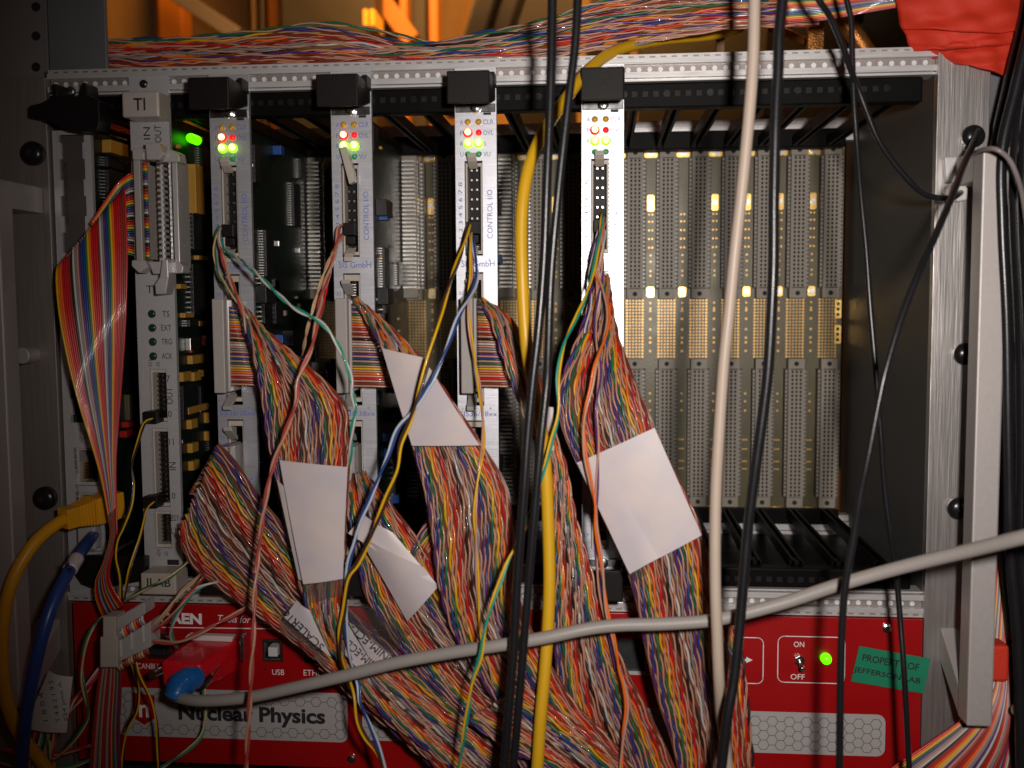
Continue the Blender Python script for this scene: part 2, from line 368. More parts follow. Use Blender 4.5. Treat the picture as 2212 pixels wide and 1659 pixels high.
# rails: stepped extrusions with a row of holes
def rail(sgn, z_edge):
    mb = MB(); zz = [0, 2.3, 4.6, 8.3, 11.0, 11.6, 12.4]; yy = [-2.0, -3.2, 0.6, -2.4, 1.2, -1.2]
    for i in range(6):
        a, b = z_edge - sgn * zz[i], z_edge - sgn * zz[i + 1]
        mb.box(XL, XR, yy[i], 9 + i * .3, min(a, b), max(a, b))
    o_ = mb.build('front_rail', 'alu_rail', CR)
    zc = z_edge - sgn * 6.45; h = MB(); d = MB()
    n = int((XR - XL) / 5.08)
    for i in range(n):
        x = XL + 3 + i * 5.08
        h.cyl((x, 0, zc - .3), 1.2, -.1, .28, 10)
        xx = x + 1.2; z2 = z_edge - sgn * 1.25; d.box(xx - 1.3, xx + 1.3, -2.05, -1.9, z2 - .38, z2 + .38)
    h.build('threaded_holes', 'rail_dot', o_)['kind'] = 'stuff'
    MB().box(XL + .2, XR - .2, .3, .58, min(z_edge - sgn * 4.7, z_edge - sgn * 8.2), max(z_edge - sgn * 4.7, z_edge - sgn * 8.2)).build('groove', 'alu_dark', o_)
    d.build('slots', 'alu_dark', o_)['kind'] = 'stuff'
rail(1, 134.0); rail(-1, -135.2)
# rear rails
for z in (122, -124):
    mb = MB()
    for i, (a, b) in enumerate(((-7, -3.2), (-2.8, -.8), (-.4, 3), (3.4, 7))): mb.box(XL, XR, 150 + (i % 2) * 1.5, 160, z + a, z + b)
    mb.build('rear_rail', 'alu_rail', CR)
MB().box(XL, XR, 10, 149, -131, -129).build('filter_mat', 'guide', CR)
# card guides
for sg in (1, -1):
    z0, z1 = (109.5, 121.2) if sg > 0 else (-122.4, -113.0)
    b_ = MB().box(XL + .5, XR - 5, .5, 9, z0, z1).build('guide_bar', 'guide', CR, bevel=.8)
    mb = MB(); sc_ = MB()
    zc = (z0 + z1) / 2 + sg * .5
    for i in range(int(410 / 5.08)):
        x = XL + 6 + i * 5.08
        if i % 4 == 3: sc_.cyl((x, 0, zc), 1.7, -.6, .4, 12)
        else: mb.box(x - 1.3, x + 1.3, -.1, .45, zc - 1.3, zc + 1.3)
    mb.build('square_recesses', 'plastic_black', b_)['kind'] = 'stuff'
    sc_.build('guide_screws', 'screw_black', b_)['kind'] = 'stuff'
    MB().box(XL + .5, XR - 8, 142, 149.5, *((110, 121) if sg > 0 else (-121, -112))).build('guide_bar', 'guide', CR, bevel=.6)
    for n in range(1, 22):
        x = slotx(n) - 5.6; za, zb_ = (110.6, 116.2) if sg > 0 else (-116.2, -110.6)
        mb = MB().box(x - 2.6, x - 1.1, 9.3, 141.8, za, zb_).box(x + 1.1, x + 2.6, 9.3, 141.8, za, zb_)
        zw = (za + zb_) / 2 + sg * 2.4; mb.box(x - 1.09, x + 1.09, 9.4, 141.7, zw - .35, zw + .35)
        mb.box(x - 3.4, x + 3.4, 9.3, 17, za + .8, zb_ - .8)
        mb.build('card_guide', 'guide', CR)
# backplane
BPY_ = 170.0
bp_ = MB().box(XL + 1, XR - 2.5, BPY_, BPY_ + 3.2, -121.5, 120.5).build('backplane', 'pcb_bp', CR)
def conn_mesh():
    """95 mm backplane socket: housing with 3 x 32 recessed contact holes, side combs"""
    mb = MB(); P = 2.54; W3 = 3 * P
    mb.box(-W3 / 2 - 1.2, -W3 / 2, -10.6, 0, -41.2, 41.2); mb.box(W3 / 2, W3 / 2 + 1.2, -10.6, 0, -41.2, 41.2)
    mb.box(-W3 / 2 - 1.2, W3 / 2 + 1.2, -9.5, 0, 41.2, 47.5); mb.box(-W3 / 2 - 1.2, W3 / 2 + 1.2, -9.5, 0, -47.5, -41.2)
    yf, yb, h = -10.3, -8.6, .6
    for i in range(3):
        for k in range(32):
            cx, cz = (i - 1) * P, (k - 15.5) * P; a = P / 2
            v = [(cx - a, yf, cz - a), (cx + a, yf, cz - a), (cx + a, yf, cz + a), (cx - a, yf, cz + a),
                 (cx - h, yf, cz - h * 1.25), (cx + h, yf, cz - h * 1.25), (cx + h, yf, cz + h * 1.25), (cx - h, yf, cz + h * 1.25)]
            mb.add(v, [(0, 1, 5, 4), (1, 2, 6, 5), (2, 3, 7, 6), (3, 0, 4, 7)])
    hm = MB(); cm = MB()
    for i in range(3):
        for k in range(32):
            cx, cz = (i - 1) * P, (k - 15.5) * P
            hm.add([(cx - h, yf + .01, cz - h * 1.25), (cx + h, yf + .01, cz - h * 1.25), (cx + h, yf + .01, cz + h * 1.25), (cx - h, yf + .01, cz + h * 1.25),
                    (cx - h, yb, cz - h * 1.25), (cx + h, yb, cz - h * 1.25), (cx + h, yb, cz + h * 1.25), (cx - h, yb, cz + h * 1.25)],
                   [(0, 1, 5, 4), (1, 2, 6, 5), (2, 3, 7, 6), (3, 0, 4, 7), (4, 5, 6, 7)])
    for sx in (-1, 1):
        for k in range(32):
            z = (k - 15.5) * P; x = sx * (W3 / 2 + 2.05)
            cm.add([(x - .95, -9.2, z - .85), (x + .95, -9.0, z), (x - .95, -9.2, z + .85), (x, -7.6, z)], [(0, 1, 2), (0, 3, 1), (1, 3, 2), (2, 3, 0)])
    ct = MB()
    for sx in (-1, 1):
        x = sx * (W3 / 2 + 2.05); ct.box(x - .82, x + .82 + .5 * (sx > 0), -7.5, 0, -41.0, 41.0)
    hs = MB().cyl((0, 0, 44.4), 1.5, -9.6, -9.45, 12).cyl((0, 0, -44.4), 1.5, -9.6, -9.45, 12)
    return [(mb.mesh('connector', (0, 0, 0)), 'din'), (hm.mesh('h', (0, 0, 0)), 'hole'), (cm.mesh('c', (0, 0, 0)), 'comb'), (ct.mesh('t', (0, 0, 0)), 'din_dark'), (hs.mesh('m', (0, 0, 0)), 'hole')]
CM = conn_mesh()
def joined(meshes, name):
    v, f, mi = [], [], []; n = 0; me = bpy.data.meshes.new(name)
    for k, (m_, mt) in enumerate(meshes):
        me.materials.append(M[mt])
        co = np.zeros(len(m_.vertices) * 3); m_.vertices.foreach_get('co', co); v += co.reshape(-1, 3).tolist()
        for p in m_.polygons: f.append([i + n for i in p.vertices]); mi.append(k)
        n += len(m_.vertices)
    me.from_pydata(v, [], f); me.polygons.foreach_set('material_index', mi); me.update(); return me
CONN = joined(CM, 'connector')
pads = MB(); d_ = -.04
for k in range(19):
    for i in range(6): pads.ring(((i - 2.5) * 2.02, (9 - k) * 2.02), .24, .74 if i in (0, 5) else .56, 0, 8)
PADS = pads.mesh('via_grid', (0, 0, 0)); PADS.materials.append(M['gold_pad'])
mid = MB()
for z in (11.5, 6.2, -.6, -6, -9, -14.5): mid.ring((0, z), .35, .8, 0, 8)
for z in (47, 43, 37, 34, 16.5, 13, -42, -47, -53): mid.ring((0, z), .3, .7, 0, 8)
for z in (97 - 24, 68.5, 63.0, 57.5, 52.0):
    for sx in (-1, 1): mid.add([(sx * 1.05 - .55, 0, z - .55), (sx * 1.05 + .55, 0, z - .55), (sx * 1.05 + .55, 0, z + .55), (sx * 1.05 - .55, 0, z + .55)], [(0, 1, 2, 3)])
for z in (-72, -78, -86, -91):
    for sx in (-1, 0, 1): mid.ring((sx * 1.2, z), .2, .55, 0, 6)
MIDM = mid.mesh('test_pads', (0, 0, 0)); MIDM.materials.append(M['gold_pad'])
def pad_mesh(wd, ht):
    mb = MB().prism([(-wd + .8, -ht), (wd - .8, -ht), (wd, -ht + .8), (wd, ht - .8), (wd - .8, ht), (-wd + .8, ht), (-wd, ht - .8), (-wd, -ht + .8)], -.35, 0)
    s_ = MB().cyl((0, 0, 0), min(wd, ht) * .78, -1.6, -.36, 14)
    return joined([(mb.mesh('a', (0, 0, 0)), 'gold'), (s_.mesh('b', (0, 0, 0)), 'tin')], 'power_terminal')
PT = [(pad_mesh(4.2, 3.9), 112.8), (pad_mesh(2.2, 5.2), 80.2), (pad_mesh(2.4, 3.2), 23.5), (pad_mesh(4.0, 3.0), -118.3)]
def put(name, me, x, y, z, parent):
    o_ = bpy.data.objects.new(name, me); col.objects.link(o_); o_.parent = parent; o_.location = Vector(np.array((x, y, z)) - WL[parent]) * MM; WL[o_] = np.array((x, y, z)); return o_
for n in range(5, 22):
    x = slotx(n)
    for z in (66.675, -66.675): put('connector', CONN, x, BPY_ - .02, z, bp_)
    put('via_grid', PADS, x + .2, BPY_ - .15, 0, bp_)['kind'] = 'stuff'
    if n < 21:
        put('test_pads', MIDM, x + S / 2, BPY_ - .15, 0, bp_)['kind'] = 'stuff'
        for j, (pm, z) in enumerate(PT):
            if (n * 7 + j * 3) % 5 != 0 or j == 0: put('power_terminal', pm, x + S / 2, BPY_ - .1, z, bp_)
# maker strip printed on the backplane
a = I(1668, 308, 165); MB().box(a[0], a[0] + 17, 169.2, 169.8, a[2] - 2, a[2] + 2.4).build('maker_strip', 'white_panel', bp_)
for n in range(15, 22):
    p = np.array([slotx(n), 169.7, -117]); TEXTS.append(('%dP2' % n, p, 5.2, 1.9, 0, 'ink_white', bp_, 0, 0, 'lettering'))
    TEXTS.append(('%dP1' % n, np.array([slotx(n) + 1, 169.7, 117.6]), 4.4, 1.7, 0, 'ink_white', bp_, 0, 0, 'lettering'))
for k, z in enumerate((12.0, -4.0)):
    mb = MB().prism([(413.0 + dx, z + dz) for dx, dz in ((-1.6, -5.8), (1.6, -5.8), (2, -5.2), (2, 5.2), (1.6, 5.8), (-1.6, 5.8), (-2, 5.2), (-2, -5.2))], 169.4, 169.9)
    g = mb.build('gold_terminal', 'gold', bp_); mb = MB()
    for dz in (-3.4, 0, 3.4): mb.cyl((413.0, 0, z + dz), 1.0, 169.2, 169.3, 12)
    mb.build('terminal_holes', 'hole', g)
# pull handles
for side in (0, 1):
    xa, xb, zt, zb_ = ((425.0, 436.0, 82, -171) if side else (-27.5, -14.2, 76, -176))
    hb = empty_part = MB().box(xa, xb, -45, -33, zb_, zt).build('pull_handle', 'alu_handle', CR, bevel=.8)
    for z, sg in ((zt, -1), (zb_, 1)):
        mb = MB().prism([(-32.9, z), (-32.9, z + 13), (-5.1, z + 32), (-5.1, z + 16)] if sg > 0 else
                        [(-32.9, z), (-5.1, z), (-5.1, z - 13), (-32.9, z - 13)], xa + .4, xb - .4, 'x')
        mb.build('handle_bracket', 'alu_handle', hb, bevel=.6)
# flange screws
for (x, y) in ((2106, 293), (2088, 765), (2074, 1100), (65, 330), (92, 1078)):
    p = I(x, y, -9); big = 5.2 if x > 2000 else 6.0
    s_ = MB().cyl((p[0], 0, p[2]), big, -7.6, -5.02, 24, dome=2.6).build('flange_screw', 'screw_black', CR, smooth=True)
    MB().cyl((p[0], 0, p[2]), big * .32, -10.35, -9.6, 6).build('hex_socket', 'hole', s_)
p = I(72, 766, -5); st = MB().cyl((p[0], 0, p[2]), 4.2, -16, -5.02, 20).build('guide_stud', 'alu_handle', CR, bevel=.6)

# ================================================================ modules
def wtxt(s, X, Y, Z, wd, ht, mt, parent, ang=0, bold=0, shear=0):
    TEXTS.append((s, np.array([X, Y, Z], float), wd, ht, math.radians(ang), mt, parent, bold, shear, 'lettering'))
def ic(bd, X, yc, zc, ly, lz, pins='z', h=2.6, mt='chip', np_=None, label=None):
    """chip lying on a board whose component side is the plane x = X (faces +x)"""
    o_ = MB().box(X + .3, X + h, yc - ly / 2, yc + ly / 2, zc - lz / 2, zc + lz / 2).build('chip', mt, bd, bevel=.15)
    if np_:
        mb = MB(); np_ = max(3, min(np_, int(lz / 1.3)))
        for k in range(np_):
            z = zc - lz / 2 + lz * (k + .5) / np_; hw_ = min(.28, lz / np_ * .28)
            for sg in (-1, 1): mb.box(X + .05, X + h * .55, yc + sg * (ly / 2 + .9) - .7, yc + sg * (ly / 2 + .9) + .7, z - hw_, z + hw_)
        mb.build('chip_leads', 'tin', o_)
    return o_
def blk(bd, X, yc, zc, ly, lz, h, mt, name):
    return MB().box(X + .02, X + h, yc - ly / 2, yc + ly / 2, zc - lz / 2, zc + lz / 2).build(name, mt, bd, bevel=.2)
def edge_conn(bd, X, zc):
    o_ = MB().box(X + .1, X + 9.5, 150, 158.6, zc - 46, zc + 46).build('edge_connector', 'din', bd)
    mb = MB()
    for k in range(32):
        z = zc + (k - 15.5) * 2.54
        mb.box(X + 1.0, X + 8.8, 143.5 + (k % 2) * .6, 149.9, z - .55, z + .55)
        mb.box(X + 9.6, X + 10.0, 150.6, 158.2, z - .8, z + .8)
    mb.build('contact_comb', 'tin', o_)
LED8 = [('led_amber', 'led_amber'), ('led_red', 'led_red_dim'), ('led_green', 'led_green'), ('led_green_off', 'led_green_off')]
def lever(root, x, z, ang, up, l=9.0, mt='plastic_beige'):
    """latch lever of a pin header: foot, curved arm and finger pad"""
    sg = 1 if up else -1; ca, sa = math.cos(ang), math.sin(ang)
    prof = [(-1, 0), (-3.5, 1.5), (-6.5, 2.2), (-l, 4.2), (-l - .6, 2.2), (-6.0, .2), (-2.5, -1.6), (-1, -2.2)]
    pts = [(y * ca - z_ * sa, z + sg * (z_ * ca + y * sa * -1)) for y, z_ in prof]
    return MB().prism(pts, x - 2.2, x + 2.2, 'x').build('latch_lever', mt, root, bevel=.3)
def header(root, x0, x1, z0, z1, rows, filled=True):
    h = plate(x0, x1, z0, z1, [(x0 + .8, x1 - .8, z0 + 1.6, z1 - 1.6)], -.6, 8).build('header', 'plastic_beige', root)
    MB().box(x0 + .8, x1 - .8, 6, 8.2, z0 + 1.6, z1 - 1.6).build('header_floor', 'plastic_black', h)
    mb = MB(); n = rows
    for k in range(n):
        z = z0 + 3.4 + (z1 - z0 - 6.8) * k / max(1, n - 1)
        for sx in (-1, 1):
            cx = (x0 + x1) / 2 + sx * 1.3; mb.box(cx - .45, cx + .45, .8, 6.1, z - .45, z + .45)
    mb.build('pins', 'tin', h); return h
SIS = {}
def scaler(slot, label, seed):
    xc = slotx(slot); rd = random.Random(seed)
    R_ = empty('scaler_module', (xc, 0, -131), label, 'module', 'white fronted scaler modules'); SIS[slot] = R_
    a, b = xc - 10.03, xc + 10.03; o0, o1 = xc - 5.6, xc + 3.1
    pn = plate(a, b, -131, 131, [(o0, o1, 40.1, 85.6), (o0, o1, -33.2, 32.1), (o0, o1, -104, -40.5)], -2.5, 0).build('front_panel', 'panel', R_)
    # extractor handles
    for sg in (1, -1):
        zc = 115.0 * sg
        mb = MB().prism([(-29, zc + sg * 7.8), (-2.52, zc + sg * 7.8), (-2.52, zc - sg * 1.2), (-20, zc - sg * 5.4), (-29, zc - sg * 7.2)], a, b - .3, 'x')
        hd = mb.build('extractor_handle', 'plastic_black', R_, bevel=.7)
        MB().box(b - 2.2, b + .2, -12, -2.6, zc + sg * 7.7 - 3.0, zc + sg * 7.7 + 3.0).build('catch', 'plastic_black', hd, bevel=.3)
        MB().box(a + 1.2, a + 3.4, -8, -2.6, zc + sg * 7.9 - 2.6, zc + sg * 7.9 + 2.6).build('catch', 'plastic_black', hd, bevel=.3)
        zs_ = zc - sg * 4.4
        MB().box(a + .4, b - .4, -3.4, -2.55, zs_ - 2.1 if sg > 0 else zs_ - 1.9, zs_ + 1.9).build('retaining_bar', 'steel', R_, bevel=.3)
        MB().box(b - 6.2, b - 2.6, -2.9, -2.55, zs_ - sg * 2.2 - 1.1, zs_ - sg * 2.2 + .0).build('key_slot', 'hole', R_)
        screw((xc + .2, 0, zs_), 2.7, R_, 'steel', -3.5, 1.8)
    for i, row in enumerate(LED8):
        for j, mt in enumerate(row):
            lit = mt in ('led_red', 'led_green'); cx_, cz_ = xc - 3.7 + 5.2 * j, 104 - 5.1 * i
            l_ = MB().cyl((cx_, 0, cz_), 2.3 if lit else 1.5, -3.3, -2.2, 16, dome=1.0).build('led', {'led_red': 'led_red_dim', 'led_green': 'led_green'}.get(mt, mt), R_, smooth=True)
            if lit: MB().cyl((cx_ + .1, 0, cz_ + .25), 1.55, -4.8, -4.0, 14, dome=.8).build('led_hot_core', {'led_red': 'led_red', 'led_green': 'led_core'}[mt], l_, smooth=True)  # added glowing core imitates the overexposed centre; lit domes enlarged for their halo
    Y = -2.62
    for i, (l, r) in enumerate((('A', 'CLR'), ('P', 'OVL'), ('R', 'S'), ('U', 'VU'))):
        z = 104 - 5.1 * i; wtxt(l, xc - 6.8, Y, z, 1.5, 2.2, 'ink_blue', pn)
        wr = {'CLR': 5, 'OVL': 5, 'S': 1.4, 'VU': 3.4}[r]; wtxt(r, xc + 3.6 + wr / 2, Y, z, wr, 2.2, 'ink_blue', pn)
    wtxt('CONTROL I/O', xc + 6.6, Y, 60, 23.5, 2.6, 'ink_blue', pn, 90)
    wtxt('1 2 3 4 5 6 7 8', xc - 7.7, Y, 62, 27, 1.9, 'ink_blue', pn, 90)
    wtxt('SIS GmbH', xc + .6, Y, 36.2, 16.2, 2.9, 'ink_blue', pn)
    wtxt('SIS36/38xx', xc + .2, Y, -37.2, 18.4, 2.5, 'ink_blue', pn)
    for dz in (0, -72.4):
        wtxt('DATA', xc + 6.7, Y, -.5 + dz, 6.6, 2.2, 'ink_blue', pn, 90)
        wtxt('32', xc - 7.8, Y, 22 + dz, 2.2, 1.6, 'ink_blue', pn); wtxt('17', xc - 7.8, Y, -25 + dz, 2.2, 1.6, 'ink_blue', pn)
        wtxt('-', xc - 7.4, Y, 37.8 + dz * 1.005 - 73.5 * 0, 1.0, .3, 'ink_blue', pn); wtxt('+', xc + 6.2, Y, 37.9 + dz, 1.3, 1.3, 'ink_blue', pn)
    # control header with a small black plug
    header(R_, o0 + .3, o1 - .3, 41, 84.8, 9)
    if slot == 8:
        w_ = [I(x, y, -9) for x, y in ((733, 319), (747, 316), (764, 370), (766, 392), (754, 398), (748, 376))]; MB().prism([(p[0], p[2]) for p in w_], -9, -4).build('latch_lever', 'plastic_beige', R_, bevel=.4)
    else: lever(R_, xc - 1.5, 84, .1, True, 7)
    lever(R_, xc - 1.5, 42.5, .1, False, 7)
    pl = MB().box(xc - 4.2, xc + 1.6, -6, 5.8, 50.5, 56.5).build('wire_plug', 'plastic_black', R_, bevel=.3)
    MB().box(xc - 3.6, xc + 1.0, -3, 5.8, 46.2, 50.2).build('wire_plug', 'plastic_black', R_, bevel=.3)
    # two flat-cable sockets with their grey plugs
    for k, zc in enumerate((-2.6, -75.0)):
        plate(o0 + .3, o1 - .3, zc - 29, zc + 34 if k == 0 else zc + 33.5, [(o0 + 1.2, o1 - 1.2, zc - 27, zc + 31)], -.5, 8).build('header', 'plastic_beige', R_)
        if slot == 14 and k == 1: continue
        g = MB().box(xc - 6.4, xc - .6, -16, 4, zc - 23.5, zc + 22.5).build('cable_plug', 'plastic_grey', R_, bevel=.5)
        MB().box(xc - .5, xc + .8, -13, 4, zc - 23, zc + 22).build('strain_relief', 'clear_grey', g, bevel=.3)
        lever(R_, xc - 2.6, zc + 26, .15, True, 9, 'plastic_grey'); lever(R_, xc - 2.6, zc - 27, .15, False, 9, 'plastic_grey')
    # board
    X = xc - 5.0
    bd = MB().box(X - 1.6, X, 1, 158, -116, 116).build('circuit_board', 'pcb', R_)
    edge_conn(bd, X, 66.675); edge_conn(bd, X, -66.675)
    for k in range(16):
        ly, lz = rd.choice(((9, 20), (12, 14), (22, 24), (14, 26), (8, 12)))
        ic(bd, X, rd.uniform(22, 132), rd.uniform(-108, 108), ly, lz, np_=rd.choice((8, 10, 14, 18)))
    for k in range(9): blk(bd, X, rd.uniform(25, 138), rd.uniform(-108, 108), 6.5, 5, 5, 'trim_blue', 'trimmer')
    for k in range(26): blk(bd, X, rd.uniform(15, 140), rd.uniform(-110, 110), rd.choice((2, 3.2)), rd.choice((1.6, 3)), 1.6, rd.choice(('tantalum', 'tin', 'din')), 'capacitor')
    for k in range(3): blk(bd, X, rd.uniform(40, 130), rd.uniform(-100, 100), 18, 9, 6, 'chip', 'relay')
    return R_
scaler(5, 'scaler module with open top latch and green wires, next to the module handled TI', 11)
scaler(8, 'scaler module whose long grey latch lever stands up, red wires at its upper socket', 12)
scaler(11, 'scaler module with yellow and blue wires hanging from its upper socket', 13)
scaler(14, 'brightest scaler module, next to the empty backplane slots, with wide white cable label below', 14)

# ---------------------------------------------------------------- trigger interface module in slot 3
xc = slotx(3); T_ = empty('trigger_module', (xc, 0, -131), 'grey module with handles marked TI and JLAB and a rainbow ribbon plugged in', 'module')
def bx_px(x0, y0, x1, y1, Y): p, q = I(x0, y0, Y), I(x1, y1, Y); return min(p[0], q[0]), max(p[0], q[0]), min(p[2], q[2]), max(p[2], q[2])
def Zp(x, y, Y=0): return I(x, y, Y)[2]
a, b = xc - 10.03, xc + 10.03
Hd = [(xc - 4.6, xc + 4.4, Zp(335, 910), Zp(335, 797)), (xc - 4.6, xc + 4.4, Zp(340, 1093), Zp(340, 924)), (xc - 4.6, xc + 4.4, Zp(350, 1182), Zp(350, 1102)), (xc - 4.9, xc + 9, Zp(330, 585), Zp(330, 330))]
tp = plate(a, b, -131, 129.5, Hd, -2.5, 0).build('front_panel', 'panel_ti', T_)
for h in Hd[:3]:
    n = int((h[3] - h[2]) / 2.7); header(T_, h[0] + .2, h[1] - .2, h[2] + .2, h[3] - .2, n)
x0, x1, z0, z1 = bx_px(262, 197, 344, 252, -17)
th = MB().box(x0, x1, -17, -2.6, z0, z1).build('extractor_handle', 'ti_handle', T_, bevel=1.0)
txt('TI', 301, 225, 27, 27, -17.2, 'ink_black', th, bold=.012)
screw((I(316, 184)[0], 0, Zp(316, 184)), 2.0, T_, 'screw_black', -2.6, 1.6)
x0, x1, z0, z1 = bx_px(303, 1238, 381, 1286, -18)
jh = MB().box(x0, x1, -18, -2.6, z0, z1).build('extractor_handle', 'plastic_beige', T_, bevel=.8)
txt('JLAB', 341, 1261, 60, 24, -18.2, 'ink_black', jh, bold=.01, ang=-2)
MB().box(xc + 2, xc + 8, -2.9, -2.55, Zp(360, 1217), Zp(360, 1206)).build('key_slot', 'hole', T_)
Y = -2.62
txt('IN', 317, 288, 27, 15, Y, 'ink_black', tp, 90); txt('OUT', 341, 289, 38, 15, Y, 'ink_black', tp, 90)
txt('TI', 326, 625, 22, 17, Y, 'ink_black', tp)
for s_, x, y, wd in (('TS', 358, 678, 17), ('EXT', 359, 708, 23), ('TRG', 360, 738, 24), ('ACK', 361, 769, 24)): txt(s_, x, y, wd, 13, Y, 'ink_black', tp)
for x, y in ((333, 678), (334, 708), (335, 738), (336, 769)):
    p = I(x, y); MB().cyl((p[0], 0, p[2]), 2.1, -2.9, -2.4, 18, dome=.9).build('led', 'led_dark', T_, smooth=True)
for x, y in ((324, 787), (341, 787), (343, 1196), (359, 1196)): txt('Q', x, y, 8, 10, Y, 'ink_black', tp)
for x, y in ((324, 778), (343, 1188)): txt('-', x, y, 8, 1.6, Y, 'ink_black', tp)
for s_, x, y, wd, an in (('7', 363, 818, 8, 0), ('OUT', 366, 855, 38, 90), ('0', 367, 894, 8, 0), ('11', 370, 954, 11, 0), ('IN', 373, 1007, 18, 90), ('0', 375, 1071, 8, 0), ('BSY', 378, 1119, 20, 0), ('L1', 375, 1146, 10, 0)):
    txt(s_, x, y, wd, 14 if an == 0 else 15, Y, 'ink_black', tp, an)
for y in (898, 1078):    # little black wire plugs
    p = I(342, y); MB().box(p[0] - 4, p[0] + 3.2, -9, 5, p[2] - 3, p[2] + 3).build('wire_plug', 'plastic_black', T_, bevel=.4)
# big clear-grey flat cable connectors
for k, (xa, xb_, ya, yb_, mt, nm) in enumerate(((287, 309, 340, 572, 'plastic_grey', 'cable_plug'), (309.6, 313, 352, 560, 'clear_grey', 'strain_relief'), (327.5, 346, 345, 572, 'clear_grey', 'socket_body'), (363, 382, 345, 575, 'clear_grey', 'socket_body'))):
    x0, x1, z0, z1 = bx_px(xa, ya, xb_, yb_, -12)
    MB().box(x0, x1, (-12, -9, -7, -8)[k], -.2 if k == 0 else 6, z0, z1).build(nm, mt, T_, bevel=.4)
x0, x1, z0, z1 = bx_px(313.6, 352, 327, 562, -8); NW = 34
cols10 = ['brown', 'red', 'orange', 'yellow', 'green', 'blue', 'violet', 'grey', 'white', 'black']
for k in range(NW):
    z = z1 - (z1 - z0) * (k + .5) / NW; MB().cyl((0, -10.5, z), .68, x0, x1 + .4, 8, 'x').build('wire_end', 'w_' + cols10[(k + 1) % 10], T_, smooth=True)
x0, x1, z0, z1 = bx_px(346.5, 352, 362.5, 560, -4); mb = MB(); mb2 = MB()
mb2.box(x0, x1, 0, 5, z0, z1)
for k in range(17):
    z = z1 - (z1 - z0) * (k + .5) / 17; mb.box(x0 + .3, x1 - .4, -9.5, 0, z - .75, z + .75)
mb.build('pins', 'tin', T_); mb2.build('socket_floor', 'plastic_black', T_)
for (pts, d) in (([(285, 322), (303, 318), (312, 330), (312, 345), (286, 345)], -15), ([(313, 308), (342, 308), (352, 330), (345, 345), (316, 345)], -18), ([(346, 330), (368, 322), (385, 330), (388, 350), (347, 350)], -13),
                 ([(284, 562), (312, 562), (318, 578), (300, 590), (284, 575)], -15), ([(350, 560), (362, 560), (364, 598), (358, 634), (336, 636), (334, 615), (345, 598)], -17), ([(320, 565), (386, 565), (396, 575), (394, 590), (330, 592)], -12)):
    pp = [I(x, y, d) for x, y in pts]; MB().prism([(p[0], p[2]) for p in pp], d, d + 9).build('latch_lever', 'clear_grey', T_, bevel=.5)
X = xc - 5.0; bd = MB().box(X - 1.6, X, 1, 158, -116, 116).build('circuit_board', 'pcb', T_)
def on_board(x, y, X): p = IX(x, y, X); return p[1], p[2]
def b_px(bd, X, x0, y0, x1, y1, h, mt, name, np_=None):
    (ya, za), (yb, zb_) = on_board(x0, (y0 + y1) / 2, X), on_board(x1, (y0 + y1) / 2, X)
    z1_, z0_ = on_board((x0 + x1) / 2, y0, X)[1], on_board((x0 + x1) / 2, y1, X)[1]
    if np_: return ic(bd, X, (ya + yb) / 2, (z0_ + z1_) / 2, abs(yb - ya), abs(z1_ - z0_), h=h, mt=mt, np_=np_)
    return blk(bd, X, (ya + yb) / 2, (z0_ + z1_) / 2, abs(yb - ya), abs(z1_ - z0_), h, mt, name)
b_px(bd, X, 404, 358, 422, 462, 5, 'tantalum', 'resistor_pack')
for (x0, y0, x1, y1, n) in ((408, 455, 428, 540, 9), (408, 572, 436, 680, 10), (386, 830, 420, 905, 7), (424, 832, 440, 872, 4), (400, 690, 430, 705, 4)): b_px(bd, X, x0, y0, x1, y1, 2.6, 'chip', 'chip', n)
for (x0, y0, x1, y1) in ((418, 553, 438, 562), (378, 614, 392, 624), (388, 676, 408, 686), (420, 693, 442, 704), (404, 766, 440, 784), (384, 803, 402, 823), (408, 803, 424, 822), (428, 798, 446, 812), (440, 890, 452, 912), (402, 905, 416, 925), (440, 930, 452, 950), (404, 956, 418, 976), (406, 994, 420, 1014), (396, 875, 440, 890)): b_px(bd, X, x0, y0, x1, y1, 3, 'tantalum', 'capacitor')
b_px(bd, X, 436, 724, 452, 746, 3, 'part_red', 'fuse'); b_px(bd, X, 400, 730, 420, 756, 3, 'tin', 'resistor_pack')
rd = random.Random(5)
for k in range(14): ic(bd, X, rd.uniform(60, 145), rd.uniform(-108, 108), 9, rd.choice((12, 20)), np_=9)
for k in range(16): blk(bd, X, rd.uniform(20, 140), rd.uniform(-112, 112), 3, 2, 2, rd.choice(('tantalum', 'tin', 'part_red')), 'capacitor')
p = IX(412, 298, X + 4); q = IX(436, 296, X + 4)
ld = MB().cyl((X + 4, 0, p[2]), 2.5, p[1], p[1] + 9, 16, dome=2.4).build('board_lamp', 'lamp_green', T_, smooth=True)
MB().cyl((X + 4, 0, p[2]), 3.0, p[1] + 9.1, p[1] + 11, 16).build('lamp_base', 'led_dark', ld)

